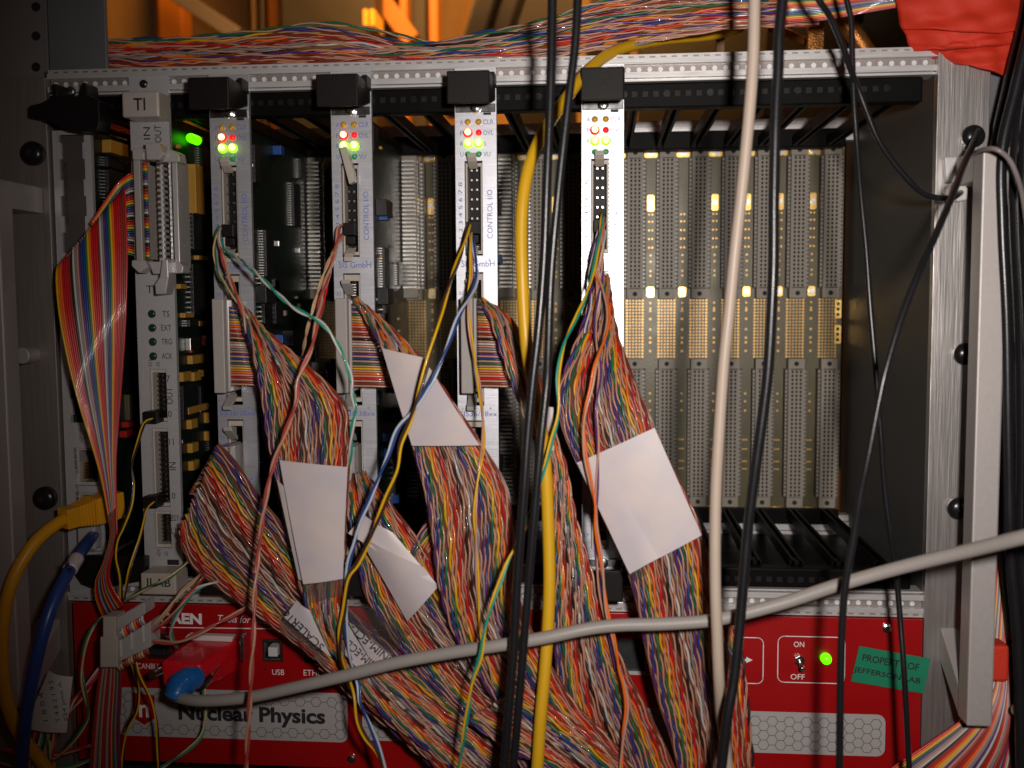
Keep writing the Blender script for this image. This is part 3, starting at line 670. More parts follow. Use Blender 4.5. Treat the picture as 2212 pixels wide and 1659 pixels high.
# ---------------------------------------------------------------- processor module in slot 1
xc = slotx(1); P_ = empty('processor_module', (xc, 0, -131), 'processor module with two mezzanine card bays and network sockets, at the left crate wall', 'module')
a, b = xc - 10.03, xc + 10.03; zt = Zp(180, 283)
bays = [(a + 3.2, b - 3.6, Zp(180, 598), Zp(175, 292)), (a + 4.0, b - 2.2, Zp(195, 912), Zp(185, 618))]
rj = [(a + 4.6, b - 2, Zp(205, 1048), Zp(205, 966)), (a + 4.6, b - 2, Zp(215, 1118), Zp(215, 1062)), (a + 4.2, b - 2, Zp(215, 1190), Zp(215, 1122))]
pp_ = plate(a, b, -131, zt, bays + rj, -2.5, 0).build('front_panel', 'panel_ti', P_)
f = MB().box(bays[0][0] + .3, bays[0][1] - .3, -1.4, -.4, bays[0][2] + .3, bays[0][3] - .3).build('bay_cover', 'bay_shaded', P_, bevel=.4)  # cover colour darkened to carry the shadow of the ejector handle
for k, by in enumerate(bays):
    mb = MB()
    for z in np.linspace(by[2] + 8, by[3] - 8, 4): mb.box(by[0] - .1, by[0] + 1.2, -2.45, -.2, z - 4, z + 4); mb.box(by[1] - 1.0, by[1] + .1, -2.45, -.2, z - 4, z + 4)
    mb.build('bay_tabs', 'panel_ti', P_)
mb = MB()
MB().box(bays[1][0], bays[1][1], 14, 16, bays[1][2], bays[1][3]).build('bay_back', 'dark_box', P_)
for k, r0 in enumerate(rj):
    s_ = plate(r0[0] + .2, r0[1] - .2, r0[2] + .2, r0[3] - .2, [(r0[0] + 2, r0[1] - 2, r0[2] + 1.6, r0[3] - 1.6)], -.3, 10).build('network_socket', 'clear_grey', P_)
    MB().box(r0[0] + 2, r0[1] - 2, 9, 10.2, r0[2] + 1.6, r0[3] - 1.6).build('socket_back', 'hole', s_)
    mb = MB()
    for i in range(8): mb.box(r0[0] + 2.2, r0[0] + 5.2, 2 + i * .1, 9, r0[2] + 3 + i * 1.15, r0[2] + 3.6 + i * 1.15)
    mb.build('contacts', 'gold', s_)
Y = -2.62
txt('PCI MEZZANINE CARD', 143, 420, 136, 7, Y, 'ink_black', pp_, -90); txt('PCI MEZZANINE CARD', 152, 745, 136, 7, Y, 'ink_black', pp_, -90)
txt('ABT/RST', 174, 940, 36, 7, Y, 'ink_black', pp_, -88); txt('10/100 BASE T', 164, 995, 58, 7, Y, 'ink_black', pp_, -88); txt('10/100 BASE T', 168, 1074, 58, 7, Y, 'ink_black', pp_, -88)
txt('PPC CPU', 206, 940, 36, 6, Y, 'ink_black', pp_, -90)
p = I(190, 939); MB().cyl((p[0], 0, p[2]), 2.0, -3.4, -2.4, 16, dome=.6).build('reset_button', 'nylon', P_, smooth=True)
# ejector handle: black wedge reaching left
pts = [(62, 228), (62, 252), (90, 258), (118, 270), (150, 282), (211, 284), (216, 262), (214, 216), (190, 206), (186, 178), (176, 178), (172, 208), (125, 208), (122, 180), (110, 182), (112, 208), (88, 222)]
w_ = [I(x, y, -18) for x, y in pts]; MB().prism([(p[0], p[2]) for p in w_], -18, -6).build('ejector_handle', 'plastic_black', P_, bevel=.6)
p = I(152, 197, -8); screw((p[0], 0, p[2]), 2.4, P_, 'steel', -7, 1.8)
w_ = [I(x, y, -16) for x, y in [(140, 1212), (232, 1208), (300, 1212), (300, 1262), (190, 1282), (160, 1270), (140, 1240)]]; MB().prism([(p[0], p[2]) for p in w_], -9, -3.2).build('ejector_handle', 'plastic_black', P_, bevel=.6)
X = xc - 5.0; bd = MB().box(X - 1.6, X, 1, 158, -116, 116).build('circuit_board', 'pcb', P_)
b_px(bd, X, 222, 224, 242, 252, 6, 'part_red', 'switch'); b_px(bd, X, 220, 262, 270, 285, 4, 'part_red', 'pin_header'); b_px(bd, X, 220, 308, 258, 335, 5, 'tantalum', 'capacitor')
b_px(bd, X, 222, 345, 268, 366, 3, 'chip', 'chip', 9); b_px(bd, X, 224, 372, 262, 470, 3, 'chip', 'chip', 14)
for y in (275, 292):
    mb = MB()
    for k in range(8):
        yy, zz = on_board(221 + k * 5, y + k * 1.5, X); mb.box(X + 4.1, X + 4.9, yy - .5, yy + .5, zz - .45, zz + .45)
    mb.build('gold_pins', 'gold', bd)
for (x0, y0, x1, y1) in ((262, 908, 292, 920), (258, 928, 282, 942), (255, 1190, 285, 1212), (280, 1172, 298, 1186)): b_px(bd, X, x0, y0, x1, y1, 4, 'part_red', 'jumper')
b_px(bd, X, 268, 850, 296, 905, 3, 'pcb_bp', 'mezzanine_board'); b_px(bd, X, 240, 560, 290, 640, 3, 'chip', 'chip', 12)
for k in range(12): ic(bd, X, rd.uniform(60, 145), rd.uniform(-108, 108), 12, 18, np_=9)

# ================================================================ red fan unit
F_ = empty('fan_unit', (205, 0, -219), 'red fan unit under the crate with switch, green lamp and honeycomb print', 'fan unit')
FY = -4.0
usb = bx_px(566, 1380, 612, 1430, FY); eth = bx_px(657, 1402, 702, 1434, FY); lcd = bx_px(1010, 1372, 1394, 1452, FY)
fp = plate(-8.0, 417.4, -219, -135.7, [usb, eth, lcd], FY, 2).build('front_panel', 'red_panel', F_)
TY = FY - .15
def flat(pts, name, mt, parent, y=TY, th=.1):
    pp = [I(x, y_, y) for x, y_ in pts]; return MB().prism([(p[0], p[2]) for p in pp], y, y + th).build(name, mt, parent)
def rrect(x0, z0, x1, z1, r, n=5):
    out_ = []
    for cx, cz, a0 in ((x1 - r, z1 - r, 0), (x0 + r, z1 - r, 90), (x0 + r, z0 + r, 180), (x1 - r, z0 + r, 270)):
        for k in range(n + 1): a = math.radians(a0 + 90 * k / n); out_.append((cx + r * math.cos(a), cz + r * math.sin(a)))
    return out_
def outline(poly, wd, y, name, mt, parent, closed=True):
    mb = MB(); P = np.array(poly); n = len(P)
    for i in range(n if closed else n - 1):
        p, q = P[i], P[(i + 1) % n]; d = q - p; L = np.linalg.norm(d)
        if L < 1e-6: continue
        d /= L; nn = np.array([-d[1], d[0]]) * wd / 2; e = d * wd * .3
        mb.add([(p[0] - e[0] + nn[0], y, p[1] - e[1] + nn[1]), (p[0] - e[0] - nn[0], y, p[1] - e[1] - nn[1]), (q[0] + e[0] - nn[0], y, q[1] + e[1] - nn[1]), (q[0] + e[0] + nn[0], y, q[1] + e[1] + nn[1])], [(0, 1, 2, 3)])
    return mb.build(name, mt, parent)
def honey(x0, z0, x1, z1, skip, parent):
    hp = MB().prism(rrect(x0, z0, x1, z1, 4), TY, TY + .1).build('honeycomb_plate', 'white_panel', parent)
    mb = MB(); s_ = 2.75; hw = .12; y = TY - .06
    dx, dz = 1.5 * s_ * 1.0, math.sqrt(3) * s_
    def inside(p): return x0 + .6 < p[0] < x1 - .6 and z0 + .6 < p[1] < z1 - .6 and not any(k[0] < p[0] < k[1] and k[2] < p[1] < k[3] for k in skip)
    i = 0; x = x0 - 2
    while x < x1 + 4:
        z = z0 - 3 + (dz / 2 if i % 2 else 0)
        while z < z1 + 4:
            c = [(x + s_ * math.cos(math.radians(60 * k)), z + s_ * math.sin(math.radians(60 * k))) for k in range(6)]
            for k in range(3):
                p, q = np.array(c[k]), np.array(c[k + 1])
                if inside(p) and inside(q):
                    d = (q - p) / np.linalg.norm(q - p); nn = np.array([-d[1], d[0]]) * hw
                    mb.add([(p[0] + nn[0], y, p[1] + nn[1]), (p[0] - nn[0], y, p[1] - nn[1]), (q[0] - nn[0], y, q[1] - nn[1]), (q[0] + nn[0], y, q[1] + nn[1])], [(0, 1, 2, 3)])
            z += dz
        x += dx; i += 1
    mb.build('honeycomb_lines', 'ink_black', hp); return hp
x0, x1, z0, z1 = bx_px(252, 1484, 752, 1604, FY); tx = bx_px(276, 1522, 716, 1574, FY)
h1 = honey(x0, z0, x1, z1, [tx], fp)
x0, x1, z0, z1 = bx_px(782, 1512, 1911, 1630, FY); h2 = honey(x0, z0 - 1, x1, z1, [], fp)
TZ = TY - .2
txt('Nuclear Physics', 543, 1548, 344, 47, TZ, 'ink_black', h1, bold=.035)
flat([(286, 1496), (334, 1502), (334, 1552), (312, 1566), (290, 1552)], 'badge', 'red_panel', h1, TY - .1, .05)
txt('n', 311, 1536, 24, 30, TZ - .1, 'ink_white', h1, bold=.02)
txt('CAEN', 389, 1336, 102, 26, TZ, 'ink_white', fp, -.5, bold=.045)
txt('Tools for discovery', 546, 1341, 162, 22, TZ, 'ink_white', fp, -.8, shear=.28)
p, q = I(337, 1355, TZ), I(1180, 1366, TZ); outline([(p[0], p[2]), (q[0], q[2])], .5, TZ, 'white_line', 'ink_white', fp, False)
p = I(1150, 1476, TZ); q = I(1420, 1458, TZ); outline([(p[0], q[2]), (q[0], q[2])], .4, TZ, 'white_line', 'ink_white', fp, False)
txt('CANBUS', 322, 1439, 56, 13, TZ, 'ink_white', fp); txt('USB', 601, 1452, 28, 13, TZ, 'ink_white', fp); txt('ETHERNET', 696, 1454, 86, 13, TZ, 'ink_white', fp)
for (xa, xb_) in ((1470, 1648), (1681, 1824)):
    x0, x1, z0, z1 = bx_px(xa, 1374, xb_, 1477, TZ); outline(rrect(x0, z0, x1, z1, 3.0), .42, TZ, 'white_frame', 'ink_white', fp)
flat([(1590, 1424), (1612, 1424), (1612, 1419), (1626, 1426), (1612, 1432), (1612, 1428), (1590, 1428)], 'white_arrow', 'ink_white', fp, TZ)
txt('ON', 1726, 1392, 22, 12, TZ, 'ink_white', fp); txt('OFF', 1723, 1462, 30, 12, TZ, 'ink_white', fp)
p = I(1726, 1424, FY); tg = MB().cyl((p[0], 0, p[2]), 2.6, FY - 2.4, FY + .1, 6).build('toggle_switch', 'steel', F_, bevel=.2)
mb = MB(); mb.tube([(p[0], FY - 2.3, p[2]), (p[0] + .1, FY - 5, p[2] - 1.4), (p[0] + .2, FY - 8, p[2] - 2.2)], [.9, 1.0, 1.2], 12); mb.build('toggle_lever', 'steel', tg, smooth=True)
p = I(1783, 1421, FY); MB().cyl((p[0], 0, p[2]), 2.5, FY - 2.4, FY + .1, 18, dome=2.0).build('power_lamp', 'lamp_green', F_, smooth=True)
for x, y in ((1915, 1356), (760, 1638)): p = I(x, y, FY); screw(p, 2.3, F_, 'steel', FY - .05, 1.6)
c = [I(x, y, TY - .35) for x, y in ((1855, 1394), (2009, 1421), (1993, 1496), (1837, 1470))]
st = tag(MB().prism([(p[0], p[2]) for p in c], -5.75, -5.62).build('property_sticker', 'sticker'), 'green rectangular property sticker across the fan unit and the crate flange', 'sticker')
txt('PROPERTY OF', 1924, 1431, 120, 16, -5.85, 'ink_black', st, -9.5, bold=.02); txt('JEFFERSON LAB', 1916, 1460, 142, 16, -5.85, 'ink_black', st, -9.5, bold=.02)
# sockets
s_ = plate(usb[0] + .2, usb[1] - .2, usb[2] + .2, usb[3] - .2, [(usb[0] + 1.4, usb[1] - 1.4, usb[2] + 1.4, usb[3] - 1.4)], FY - .6, 8).build('usb_socket', 'steel', F_, bevel=.2)
MB().box(usb[0] + 1.4, usb[1] - 1.4, 5, 6, usb[2] + 1.4, usb[3] - 1.4).build('socket_back', 'chip', s_)
MB().box(usb[0] + 3.0, usb[1] - 3.0, FY, 5, usb[2] + 2.6, usb[3] - 4.4).build('socket_tongue', 'nylon', s_, bevel=.3)
s_ = plate(eth[0] + .2, eth[1] - .2, eth[2] + .2, eth[3] - .2, [(eth[0] + 1.4, eth[1] - 1.4, eth[2] + 1.4, eth[3] - 1.4)], FY - .3, 8).build('network_socket', 'chip', F_)
MB().box(eth[0] + 1.4, eth[1] - 1.4, 5, 6, eth[2] + 1.4, eth[3] - 1.4).build('socket_back', 'hole', s_)
p = I(572, 1446, TZ); MB().cyl((p[0], 0, p[2]), .7, TZ - .02, TZ + .1, 10).build('pin_hole', 'hole', fp)
MB().box(lcd[0] + .2, lcd[1] - .2, FY + .6, 2.5, lcd[2] + .2, lcd[3] - .2).build('display', 'chip', F_)
MB().box(lcd[0], lcd[1], FY - .8, FY - .05, lcd[2] - 1.2, lcd[2] + .6).build('display_trim', 'alu_rail', F_)
# serial socket beside the ribbon adapter
x0, x1, z0, z1 = bx_px(318, 1366, 372, 1424, FY - 2)
s_ = MB().box(x0, x1, FY - 2.2, FY - .05, z0, z1).build('serial_socket', 'steel', F_, bevel=.4)
MB().box(x0 + 2, x1 - 2, FY - 6, FY - 2.3, z0 + 3, z1 - 5).build('socket_shell', 'chip', s_, bevel=.6)
for dx in (2.4, x1 - x0 - 2.4): MB().cyl((x0 + dx, 0, z1 - 2.6), 1.9, FY - 5, FY - 2.3, 6).build('jack_post', 'steel', s_)

# ================================================================ cables
def cable(name, pts, r, mt, label, cat='cable', n=110, group=None, sides=12, parent=None):
    P = path(pts, n); mb = MB().tube(P, r, sides)
    if parent is not None: return mb.build(name, mt, parent, smooth=True)
    o_ = mb.build(name, mt, None, org=P[-1], smooth=True); return tag(o_, label, cat, group)
def cable_root(name, org, label, cat='cable', group=None): return empty(name, org, label, cat, group)

# yellow network cable with boot, left
yc = cable_root('network_cable', I(212, 1085, -6), 'amber network cable with a ribbed boot plugged into the processor module')
A = I(245, 1090, -4); B = I(132, 1122, -30); d = (B - A) / np.linalg.norm(B - A)
up = np.array([0.05, .0, 1.0]); up -= d * (up @ d); up /= np.linalg.norm(up); sd = np.cross(d, up)
def obox(A, d, u, s, l0, l1, hu, hs, mb=None):
    mb = mb or MB(); v = []
    for l in (l0, l1):
        for a_, b_ in ((-1, -1), (1, -1), (1, 1), (-1, 1)): v.append(A + d * l + u * hu * a_ + s * hs * b_)
    return mb.add(v, [(0, 1, 2, 3), (7, 6, 5, 4), (0, 4, 5, 1), (1, 5, 6, 2), (2, 6, 7, 3), (3, 7, 4, 0)])
L = np.linalg.norm(B - A)
obox(A, d, up, sd, -3, L * .42, 6.8, 5.5).build('plug_boot', 'orange_cable', yc, bevel=.8)
for k in range(7): obox(A, d, up, sd, L * (.43 + k * .052), L * (.43 + k * .052 + .036), 6.6 - k * .25, 5.4 - k * .2).build('boot_rib', 'orange_cable', yc, bevel=.4)
obox(A, d, up, sd, L * .3, L * .97, 5.0, 4.2).build('boot_core', 'orange_cable', yc, bevel=.5)
cable('cable', [(150, 1115, -26), (118, 1135, -34), (82, 1165, -42), (52, 1205, -48), (27, 1255, -52), (10, 1320, -54), (3, 1400, -54), (8, 1480, -52), (24, 1545, -48), (48, 1592, -44), (78, 1630, -40), (118, 1680, -38)], 3.1, 'orange_cable', None, parent=yc)
# blue network cable
bc = cable_root('network_cable', I(200, 1165, -4), 'blue network cable with a white flag marker plugged below the amber one')
cable('cable', [(205, 1150, 2), (192, 1168, -14), (172, 1196, -30), (148, 1235, -44), (120, 1290, -54), (98, 1350, -60), (80, 1420, -62), (64, 1500, -62), (52, 1580, -60), (44, 1690, -58)], 3.0, 'blue_cable', None, parent=bc)
x0, x1, z0, z1 = bx_px(172, 1125, 212, 1185, -4); MB().box(x0, x1, -7, 6, z0, z1).build('plug', 'clear_grey', bc, bevel=.8)
P = path([(170, 1200, -31.5), (148, 1236, -44.5), (134, 1262, -50)], 20); MB().tube(P[2:12], 3.5, 16).build('marker_sleeve', 'paper', bc, smooth=True)
txt('R6', 148, 1224, 30, 15, -49.5, 'ink_black', bc, -62, bold=.01)
cable('yellow_cable', [(1600, 58, 60), (1540, 75, 45), (1430, 86, 25), (1335, 108, 2), (1275, 148, -18), (1225, 210, -34), (1180, 275, -45), (1146, 350, -52), (1131, 420, -56), (1126, 500, -58), (1128, 600, -60), (1133, 700, -60), (1142, 780, -60), (1160, 870, -60), (1175, 970, -60), (1181, 1050, -60), (1185, 1150, -60), (1187, 1250, -61), (1184, 1350, -62), (1177, 1450, -64), (1168, 1550, -66), (1159, 1690, -68)], 2.75, 'yellow_cable', 'thick yellow cable curving over the top rail and down past the black cables')
cable('black_cable', [(1252, -60, -92), (1248, 0, -92), (1242, 100, -92), (1227, 225, -92), (1206, 415, -92), (1190, 600, -92), (1184, 765, -92), (1181, 830, -92), (1168, 955, -94), (1157, 1080, -95), (1143, 1244, -96), (1131, 1394, -97), (1114, 1600, -98), (1104, 1700, -98)], 1.75, 'black_cable', 'thick glossy black cable crossing in front of the thick yellow cable', group='black cables hanging over the crate')
cable('black_cable', [(1194, -60, -86), (1193, 0, -86), (1191, 125, -86), (1187, 260, -86), (1181, 400, -86), (1175, 560, -86), (1163, 715, -87), (1150, 830, -88), (1140, 940, -89), (1132, 1055, -90), (1118, 1244, -91), (1110, 1394, -92), (1097, 1560, -93), (1086, 1700, -93)], 1.9, 'black_cable', 'glossy black cable left of the thick yellow cable at the bottom', group='black cables hanging over the crate')
cable('beige_cable', [(1632, -60, -88), (1630, 0, -88), (1627, 125, -88), (1618, 250, -88), (1602, 415, -88), (1588, 540, -88), (1576, 665, -88), (1563, 790, -88), (1552, 955, -88), (1546, 1080, -88), (1545, 1244, -89), (1549, 1370, -90), (1553, 1470, -88), (1558, 1545, -80), (1568, 1620, -74), (1577, 1700, -72)], 2.3, 'beige_cable', 'beige cable hanging straight in front of the empty backplane slots')
cable('black_cable', [(1694, -60, -94), (1690, 0, -94), (1683, 75, -94), (1681, 150, -94), (1676, 250, -94), (1672, 415, -94), (1671, 565, -94), (1667, 665, -94), (1660, 790, -94), (1650, 880, -94), (1633, 1005, -94), (1617, 1130, -94), (1607, 1244, -95), (1596, 1370, -97), (1585, 1470, -99), (1572, 1545, -101), (1553, 1700, -103)], 2.1, 'black_cable', 'thick black cable right of the beige cable, crossing it at the bottom', group='black cables hanging over the crate')
cable('thin_black_cable', [(1745, -50, -60), (1769, 0, -58), (1794, 38, -54), (1819, 95, -50), (1834, 140, -46), (1851, 185, -42), (1871, 238, -40), (1896, 300, -38), (1929, 350, -36), (1971, 398, -34), (2000, 420, -32), (2030, 428, -30), (2058, 426, -24), (2076, 416, -10)], 1.35, 'black_cable', 'thin black cable curving over to the flange clip', group='thin black cables at the right')
cable('thin_black_cable', [(1815, -60, -42), (1829, 0, -42), (1839, 50, -42), (1841, 125, -42), (1845, 225, -42), (1851, 312, -42), (1859, 415, -44), (1871, 540, -46), (1880, 665, -48), (1891, 790, -50), (1896, 850, -50), (1902, 930, -50), (1911, 1055, -50), (1924, 1155, -50), (1936, 1240, -48), (1944, 1332, -50), (1954, 1470, -55), (1966, 1700, -58)], 1.25, 'black_cable', 'thin black cable hanging straight down past the green sticker lettering', group='thin black cables at the right')
cable('thin_black_cable', [(2112, 282, -10), (2102, 312, -28), (2084, 350, -44), (2060, 415, -62), (2020, 510, -80), (1984, 590, -90), (1946, 690, -95), (1916, 790, -98), (1900, 860, -99), (1877, 980, -100), (1859, 1067, -100), (1843, 1167, -100), (1829, 1244, -100), (1821, 1319, -100), (1816, 1444, -100), (1813, 1700, -100)], 1.45, 'black_cable', 'thin black cable slanting from the flange screw down past the power switch', group='thin black cables at the right')
cable('thin_grey_cable', [(2098, 334, -30), (2120, 324, -50), (2150, 322, -60), (2178, 342, -60), (2196, 378, -58), (2210, 430, -52), (2222, 520, -45)], 1.0, 'thin_grey', 'thin grey cable arching over the top of the right pull handle', n=60)
for i, (xt, xm, xb_, r) in enumerate(((2212, 2150, 2168, 3.4), (2232, 2172, 2188, 3.2), (2250, 2194, 2205, 3.6), (2262, 2212, 2224, 3.4), (2225, 2160, 2178, 2.6))):
    yy = -20 - i * 6
    cable('black_cable', [(xt + 22, -60, yy), (xt, 60, yy), (xt - 30, 190, yy), (xm + 4, 330, yy), (xm + 4, 480, yy), (xm + 14, 700, yy), (xm + 18, 950, yy), (xb_ + 6, 1200, yy), (xb_ + 22, 1400, yy), (xb_ + 30, 1700, yy)], r, 'black_cable', 'glossy black cable in the thick bundle beside the right pull handle', group='black cables bundled beside the right handle')
# grey cable with blue boot and red hood
gc = cable_root('grey_cable', I(395, 1510, -40), 'grey cable with a round blue boot plugged into the red hood and running across everything')
cable('cable', [(372, 1500, -36), (385, 1506, -46), (420, 1513, -52), (470, 1513, -55), (540, 1506, -58), (620, 1489, -62), (740, 1461, -68), (860, 1431, -72), (980, 1409, -76), (1080, 1394, -79), (1180, 1377, -80), (1260, 1360, -79), (1330, 1351, -77), (1430, 1348, -76), (1530, 1341, -76), (1600, 1327, -77), (1700, 1300, -78), (1800, 1267, -81), (1900, 1238, -86), (2000, 1212, -94), (2100, 1188, -106), (2212, 1160, -122), (2300, 1138, -134)], 2.75, 'grey_cable', None, n=200, parent=gc)
EP = path([(432, 1462, -31), (421, 1464, -35), (404, 1470, -39), (390, 1482, -43), (382, 1497, -46), (377, 1509, -47)], 34)
er = np.interp(np.linspace(0, 1, len(EP)), [0, .06, .18, .4, .62, .8, 1], [.4, 3.9, 5.4, 6.3, 6.2, 5.5, 4.6]); MB().tube(EP, er, 20).build('blue_boot', 'blue_boot', gc, smooth=True)
et = np.gradient(EP, axis=0); et /= np.linalg.norm(et, axis=1)[:, None]
for k in range(6):
    i_ = int(len(EP) * (.60 + .065 * k)); i_ = min(i_, len(EP) - 1); u = et[i_]; s1 = np.cross(u, (0, 1, 0)); s1 /= np.linalg.norm(s1); s2 = np.cross(u, s1)
    MB().tube([EP[i_] + (s1 * math.cos(a_) + s2 * math.sin(a_)) * (er[i_] + .1) for a_ in np.linspace(0, 2 * math.pi, 25)], .38, 6).build('boot_rib', 'blue_boot', gc, smooth=True)
rh = cable_root('connector_hood', I(440, 1440, -5), 'glossy red connector hood with thumbscrews on the red fan unit', 'connector')
f0 = [I(x, y, -5) for x, y in ((420, 1376), (516, 1380), (512, 1452), (428, 1452))]; f1 = [I(x, y, -34) for x, y in ((346, 1428), (432, 1436), (438, 1490), (352, 1486))]
MB().add(f0 + f1, [(0, 1, 2, 3), (7, 6, 5, 4), (0, 4, 5, 1), (1, 5, 6, 2), (2, 6, 7, 3), (3, 7, 4, 0)]).build('hood_body', 'red_hood', rh, bevel=1.6)
f0 = [I(x, y, -5.2) for x, y in ((412, 1366), (510, 1370), (506, 1381), (402, 1377))]; MB().prism([(p[0], p[2]) for p in f0], -9, -5.2).build('hood_label', 'paper_tag', rh)
for (xa, ya, xb_, yb_) in ((505, 1405, 448, 1468), (395, 1430, 340, 1452)):
    a_, b_ = I(xa, ya, -6), I(xb_, yb_, -30); MB().tube([a_, b_], .9, 10).build('thumbscrew', 'steel', rh, smooth=True); dd = (b_ - a_) / np.linalg.norm(b_ - a_)
    MB().tube([b_ - dd * 2, b_ + dd * 5], 2.2, 12).build('thumbscrew_head', 'steel', rh)
a_ = I(532, 1390, -5); MB().box(a_[0] - 1, a_[0] + 1, -12, -5.2, a_[2] - 7, a_[2] + 6).build('hood_flange', 'steel', rh, bevel=.3)

# ---------------------------------------------------------------- twisted pairs (loose wires)
def twist(P, r, amp, pitch, ph=0.0, ramp=0):
    P = np.asarray(P); t = np.gradient(P, axis=0); t /= np.linalg.norm(t, axis=1)[:, None]
    a = np.cross(t, (0, 1, 0.02)); a /= np.linalg.norm(a, axis=1)[:, None]; b = np.cross(t, a)
    s_ = np.concatenate([[0], np.cumsum(np.linalg.norm(np.diff(P, axis=0), axis=1))])
    th_ = ph + 2 * math.pi * np.maximum(0, s_ - ramp) / pitch
    off = (a * np.cos(th_)[:, None] + b * np.sin(th_)[:, None]) * amp
    return P + off, P - off
def pair(pts, c1, c2, label, r=.52, pitch=17, Y=None, group='loose twisted wire pairs', cat='wire'):
    P3 = [(p[0], p[1], p[2] if len(p) > 2 else Y) for p in pts]
    Lm = sum(np.linalg.norm(I(*P3[i + 1]) - I(*P3[i])) for i in range(len(P3) - 1)); P = path(P3, max(30, int(Lm / 2.0)))
    r *= .78; root = empty('wire_pair', P[0], label, cat, group)
    p1, p2 = twist(P, r, r * .95, pitch * 1.5 * random.uniform(.85, 1.2), random.uniform(0, 6))
    MB().tube(p1, r, 6).build('wire', 'w_' + c1, root, smooth=True); MB().tube(p2, r, 6).build('wire', 'w_' + c2, root, smooth=True)
    return root
pair([(478, 486, 2), (474, 500, -8), (482, 535, -16), (505, 552, -22), (553, 590, -40), (628, 660, -52), (693, 697, -56), (733, 752, -56), (758, 815, -56), (761, 850, -56), (768, 885, -56), (760, 930, -54), (757, 985, -50), (755, 1040, -40)], 'teal', 'white', 'green and white pair from the module next to TI, crossing to its neighbour', .75)
pair([(476, 482, 1), (466, 510, -10), (463, 545, -14), (472, 590, -18), (490, 620, -22), (512, 650, -26), (535, 690, -28)], 'green', 'cream', 'short green and cream pair looping beside the TI module neighbour', .6)
pair([(482, 482, 1), (474, 510, -10), (482, 560, -16), (500, 610, -22), (520, 660, -28), (535, 720, -30)], 'pink', 'tan', 'pink and tan pair running down into the first ribbon cable', .8)
pair([(748, 484, 2), (732, 492, -8), (728, 520, -14), (715, 577, -26), (694, 640, -40), (685, 690, -52), (673, 752, -60), (645, 815, -64), (640, 870, -66), (615, 937, -66), (590, 1005, -66), (577, 1060, -66), (566, 1130, -66), (557, 1205, -66), (551, 1270, -70), (546, 1400, -76), (537, 1560, -78), (530, 1690, -78)], 'pink', 'tan', 'long red and pink pair hanging from the module with the raised lever', .8, 24)
pair([(748, 500, 2), (735, 520, -10), (712, 560, -24), (690, 620, -34), (673, 678, -38), (662, 720, -36), (653, 770, -26)], 'cream', 'tan', 'short yellowish pair beside the long red and pink pair', .6)
pair([(744, 498, 1), (724, 540, -16), (708, 600, -26), (702, 640, -30), (690, 690, -34)], 'red', 'brown', 'short dark red pair under the module with the raised lever', .6)
pair([(1016, 478, 2), (1012, 490, -8), (998, 540, -22), (975, 602, -42), (950, 685, -56), (935, 740, -62), (910, 830, -66), (888, 905, -66), (865, 960, -66), (858, 1017, -66), (835, 1075, -66), (818, 1117, -66), (798, 1167, -66), (773, 1217, -66), (751, 1250, -66), (743, 1319, -64), (734, 1369, -63), (736, 1419, -60), (748, 1457, -55), (763, 1499, -60), (773, 1557, -62), (790, 1594, -62), (815, 1627, -62), (838, 1690, -62)], 'yellow', 'dkbrown', 'long yellow and brown pair wandering from upper socket to the bottom', .85, 40)
pair([(1020, 500, 2), (1022, 530, -12), (1028, 565, -20), (1030, 600, -28), (1015, 640, -40), (990, 685, -52), (965, 752, -60), (935, 820, -63), (925, 835, -63), (898, 880, -63), (860, 925, -63), (840, 980, -63), (823, 1020, -63), (798, 1080, -63), (778, 1125, -63), (765, 1175, -63), (751, 1230, -63), (746, 1331, -61), (753, 1406, -58), (765, 1444, -54), (775, 1482, -57), (778, 1519, -59), (798, 1564, -59), (815, 1607, -59), (842, 1690, -59)], 'ltblue', 'blue', 'long blue and pale blue pair beside the long yellow and brown pair', .8, 44)
pair([(1018, 488, 1), (1016, 530, -14), (1018, 590, -20), (1012, 640, -24), (1013, 690, -26), (1020, 745, -28), (1034, 825, -34), (1043, 905, -44), (1043, 967, -52), (1033, 1030, -56), (1026, 1105, -58), (1028, 1155, -58), (1031, 1235, -58), (1035, 1319, -58), (1042, 1380, -58), (1060, 1450, -58), (1072, 1505, -50)], 'yellow', 'tan', 'yellow and tan pair hanging down the third scaler panel', .7, 36)
pair([(1302, 462, 2), (1300, 475, -8), (1295, 515, -18), (1286, 565, -26), (1274, 615, -34), (1261, 652, -42), (1231, 715, -54), (1216, 752, -60), (1205, 815, -64), (1206, 892, -66), (1191, 955, -70), (1178, 1005, -74), (1166, 1050, -78), (1150, 1100, -80), (1122, 1165, -82), (1098, 1210, -84), (1083, 1251, -86), (1066, 1294, -88), (1048, 1357, -90), (1038, 1419, -90), (1021, 1469, -88), (1011, 1532, -86), (1001, 1594, -84), (988, 1690, -80)], 'yellow', 'teal', 'long yellow and green pair passing between the black cables', .75, 40)
pair([(1306, 470, 2), (1302, 500, -12), (1290, 540, -18), (1284, 580, -20), (1300, 620, -26), (1313, 665, -36), (1313, 700, -44), (1303, 740, -52), (1286, 790, -60), (1277, 838, -62), (1266, 880, -63), (1261, 918, -63), (1264, 980, -63), (1276, 1042, -63), (1286, 1092, -63), (1288, 1142, -63), (1298, 1205, -63), (1303, 1250, -63), (1311, 1319, -64), (1326, 1381, -65), (1337, 1444, -65), (1348, 1481, -65), (1354, 1531, -65), (1346, 1594, -65), (1340, 1690, -65)], 'orange', 'tan', 'long orange and tan pair in front of the wide white label', .75, 40)
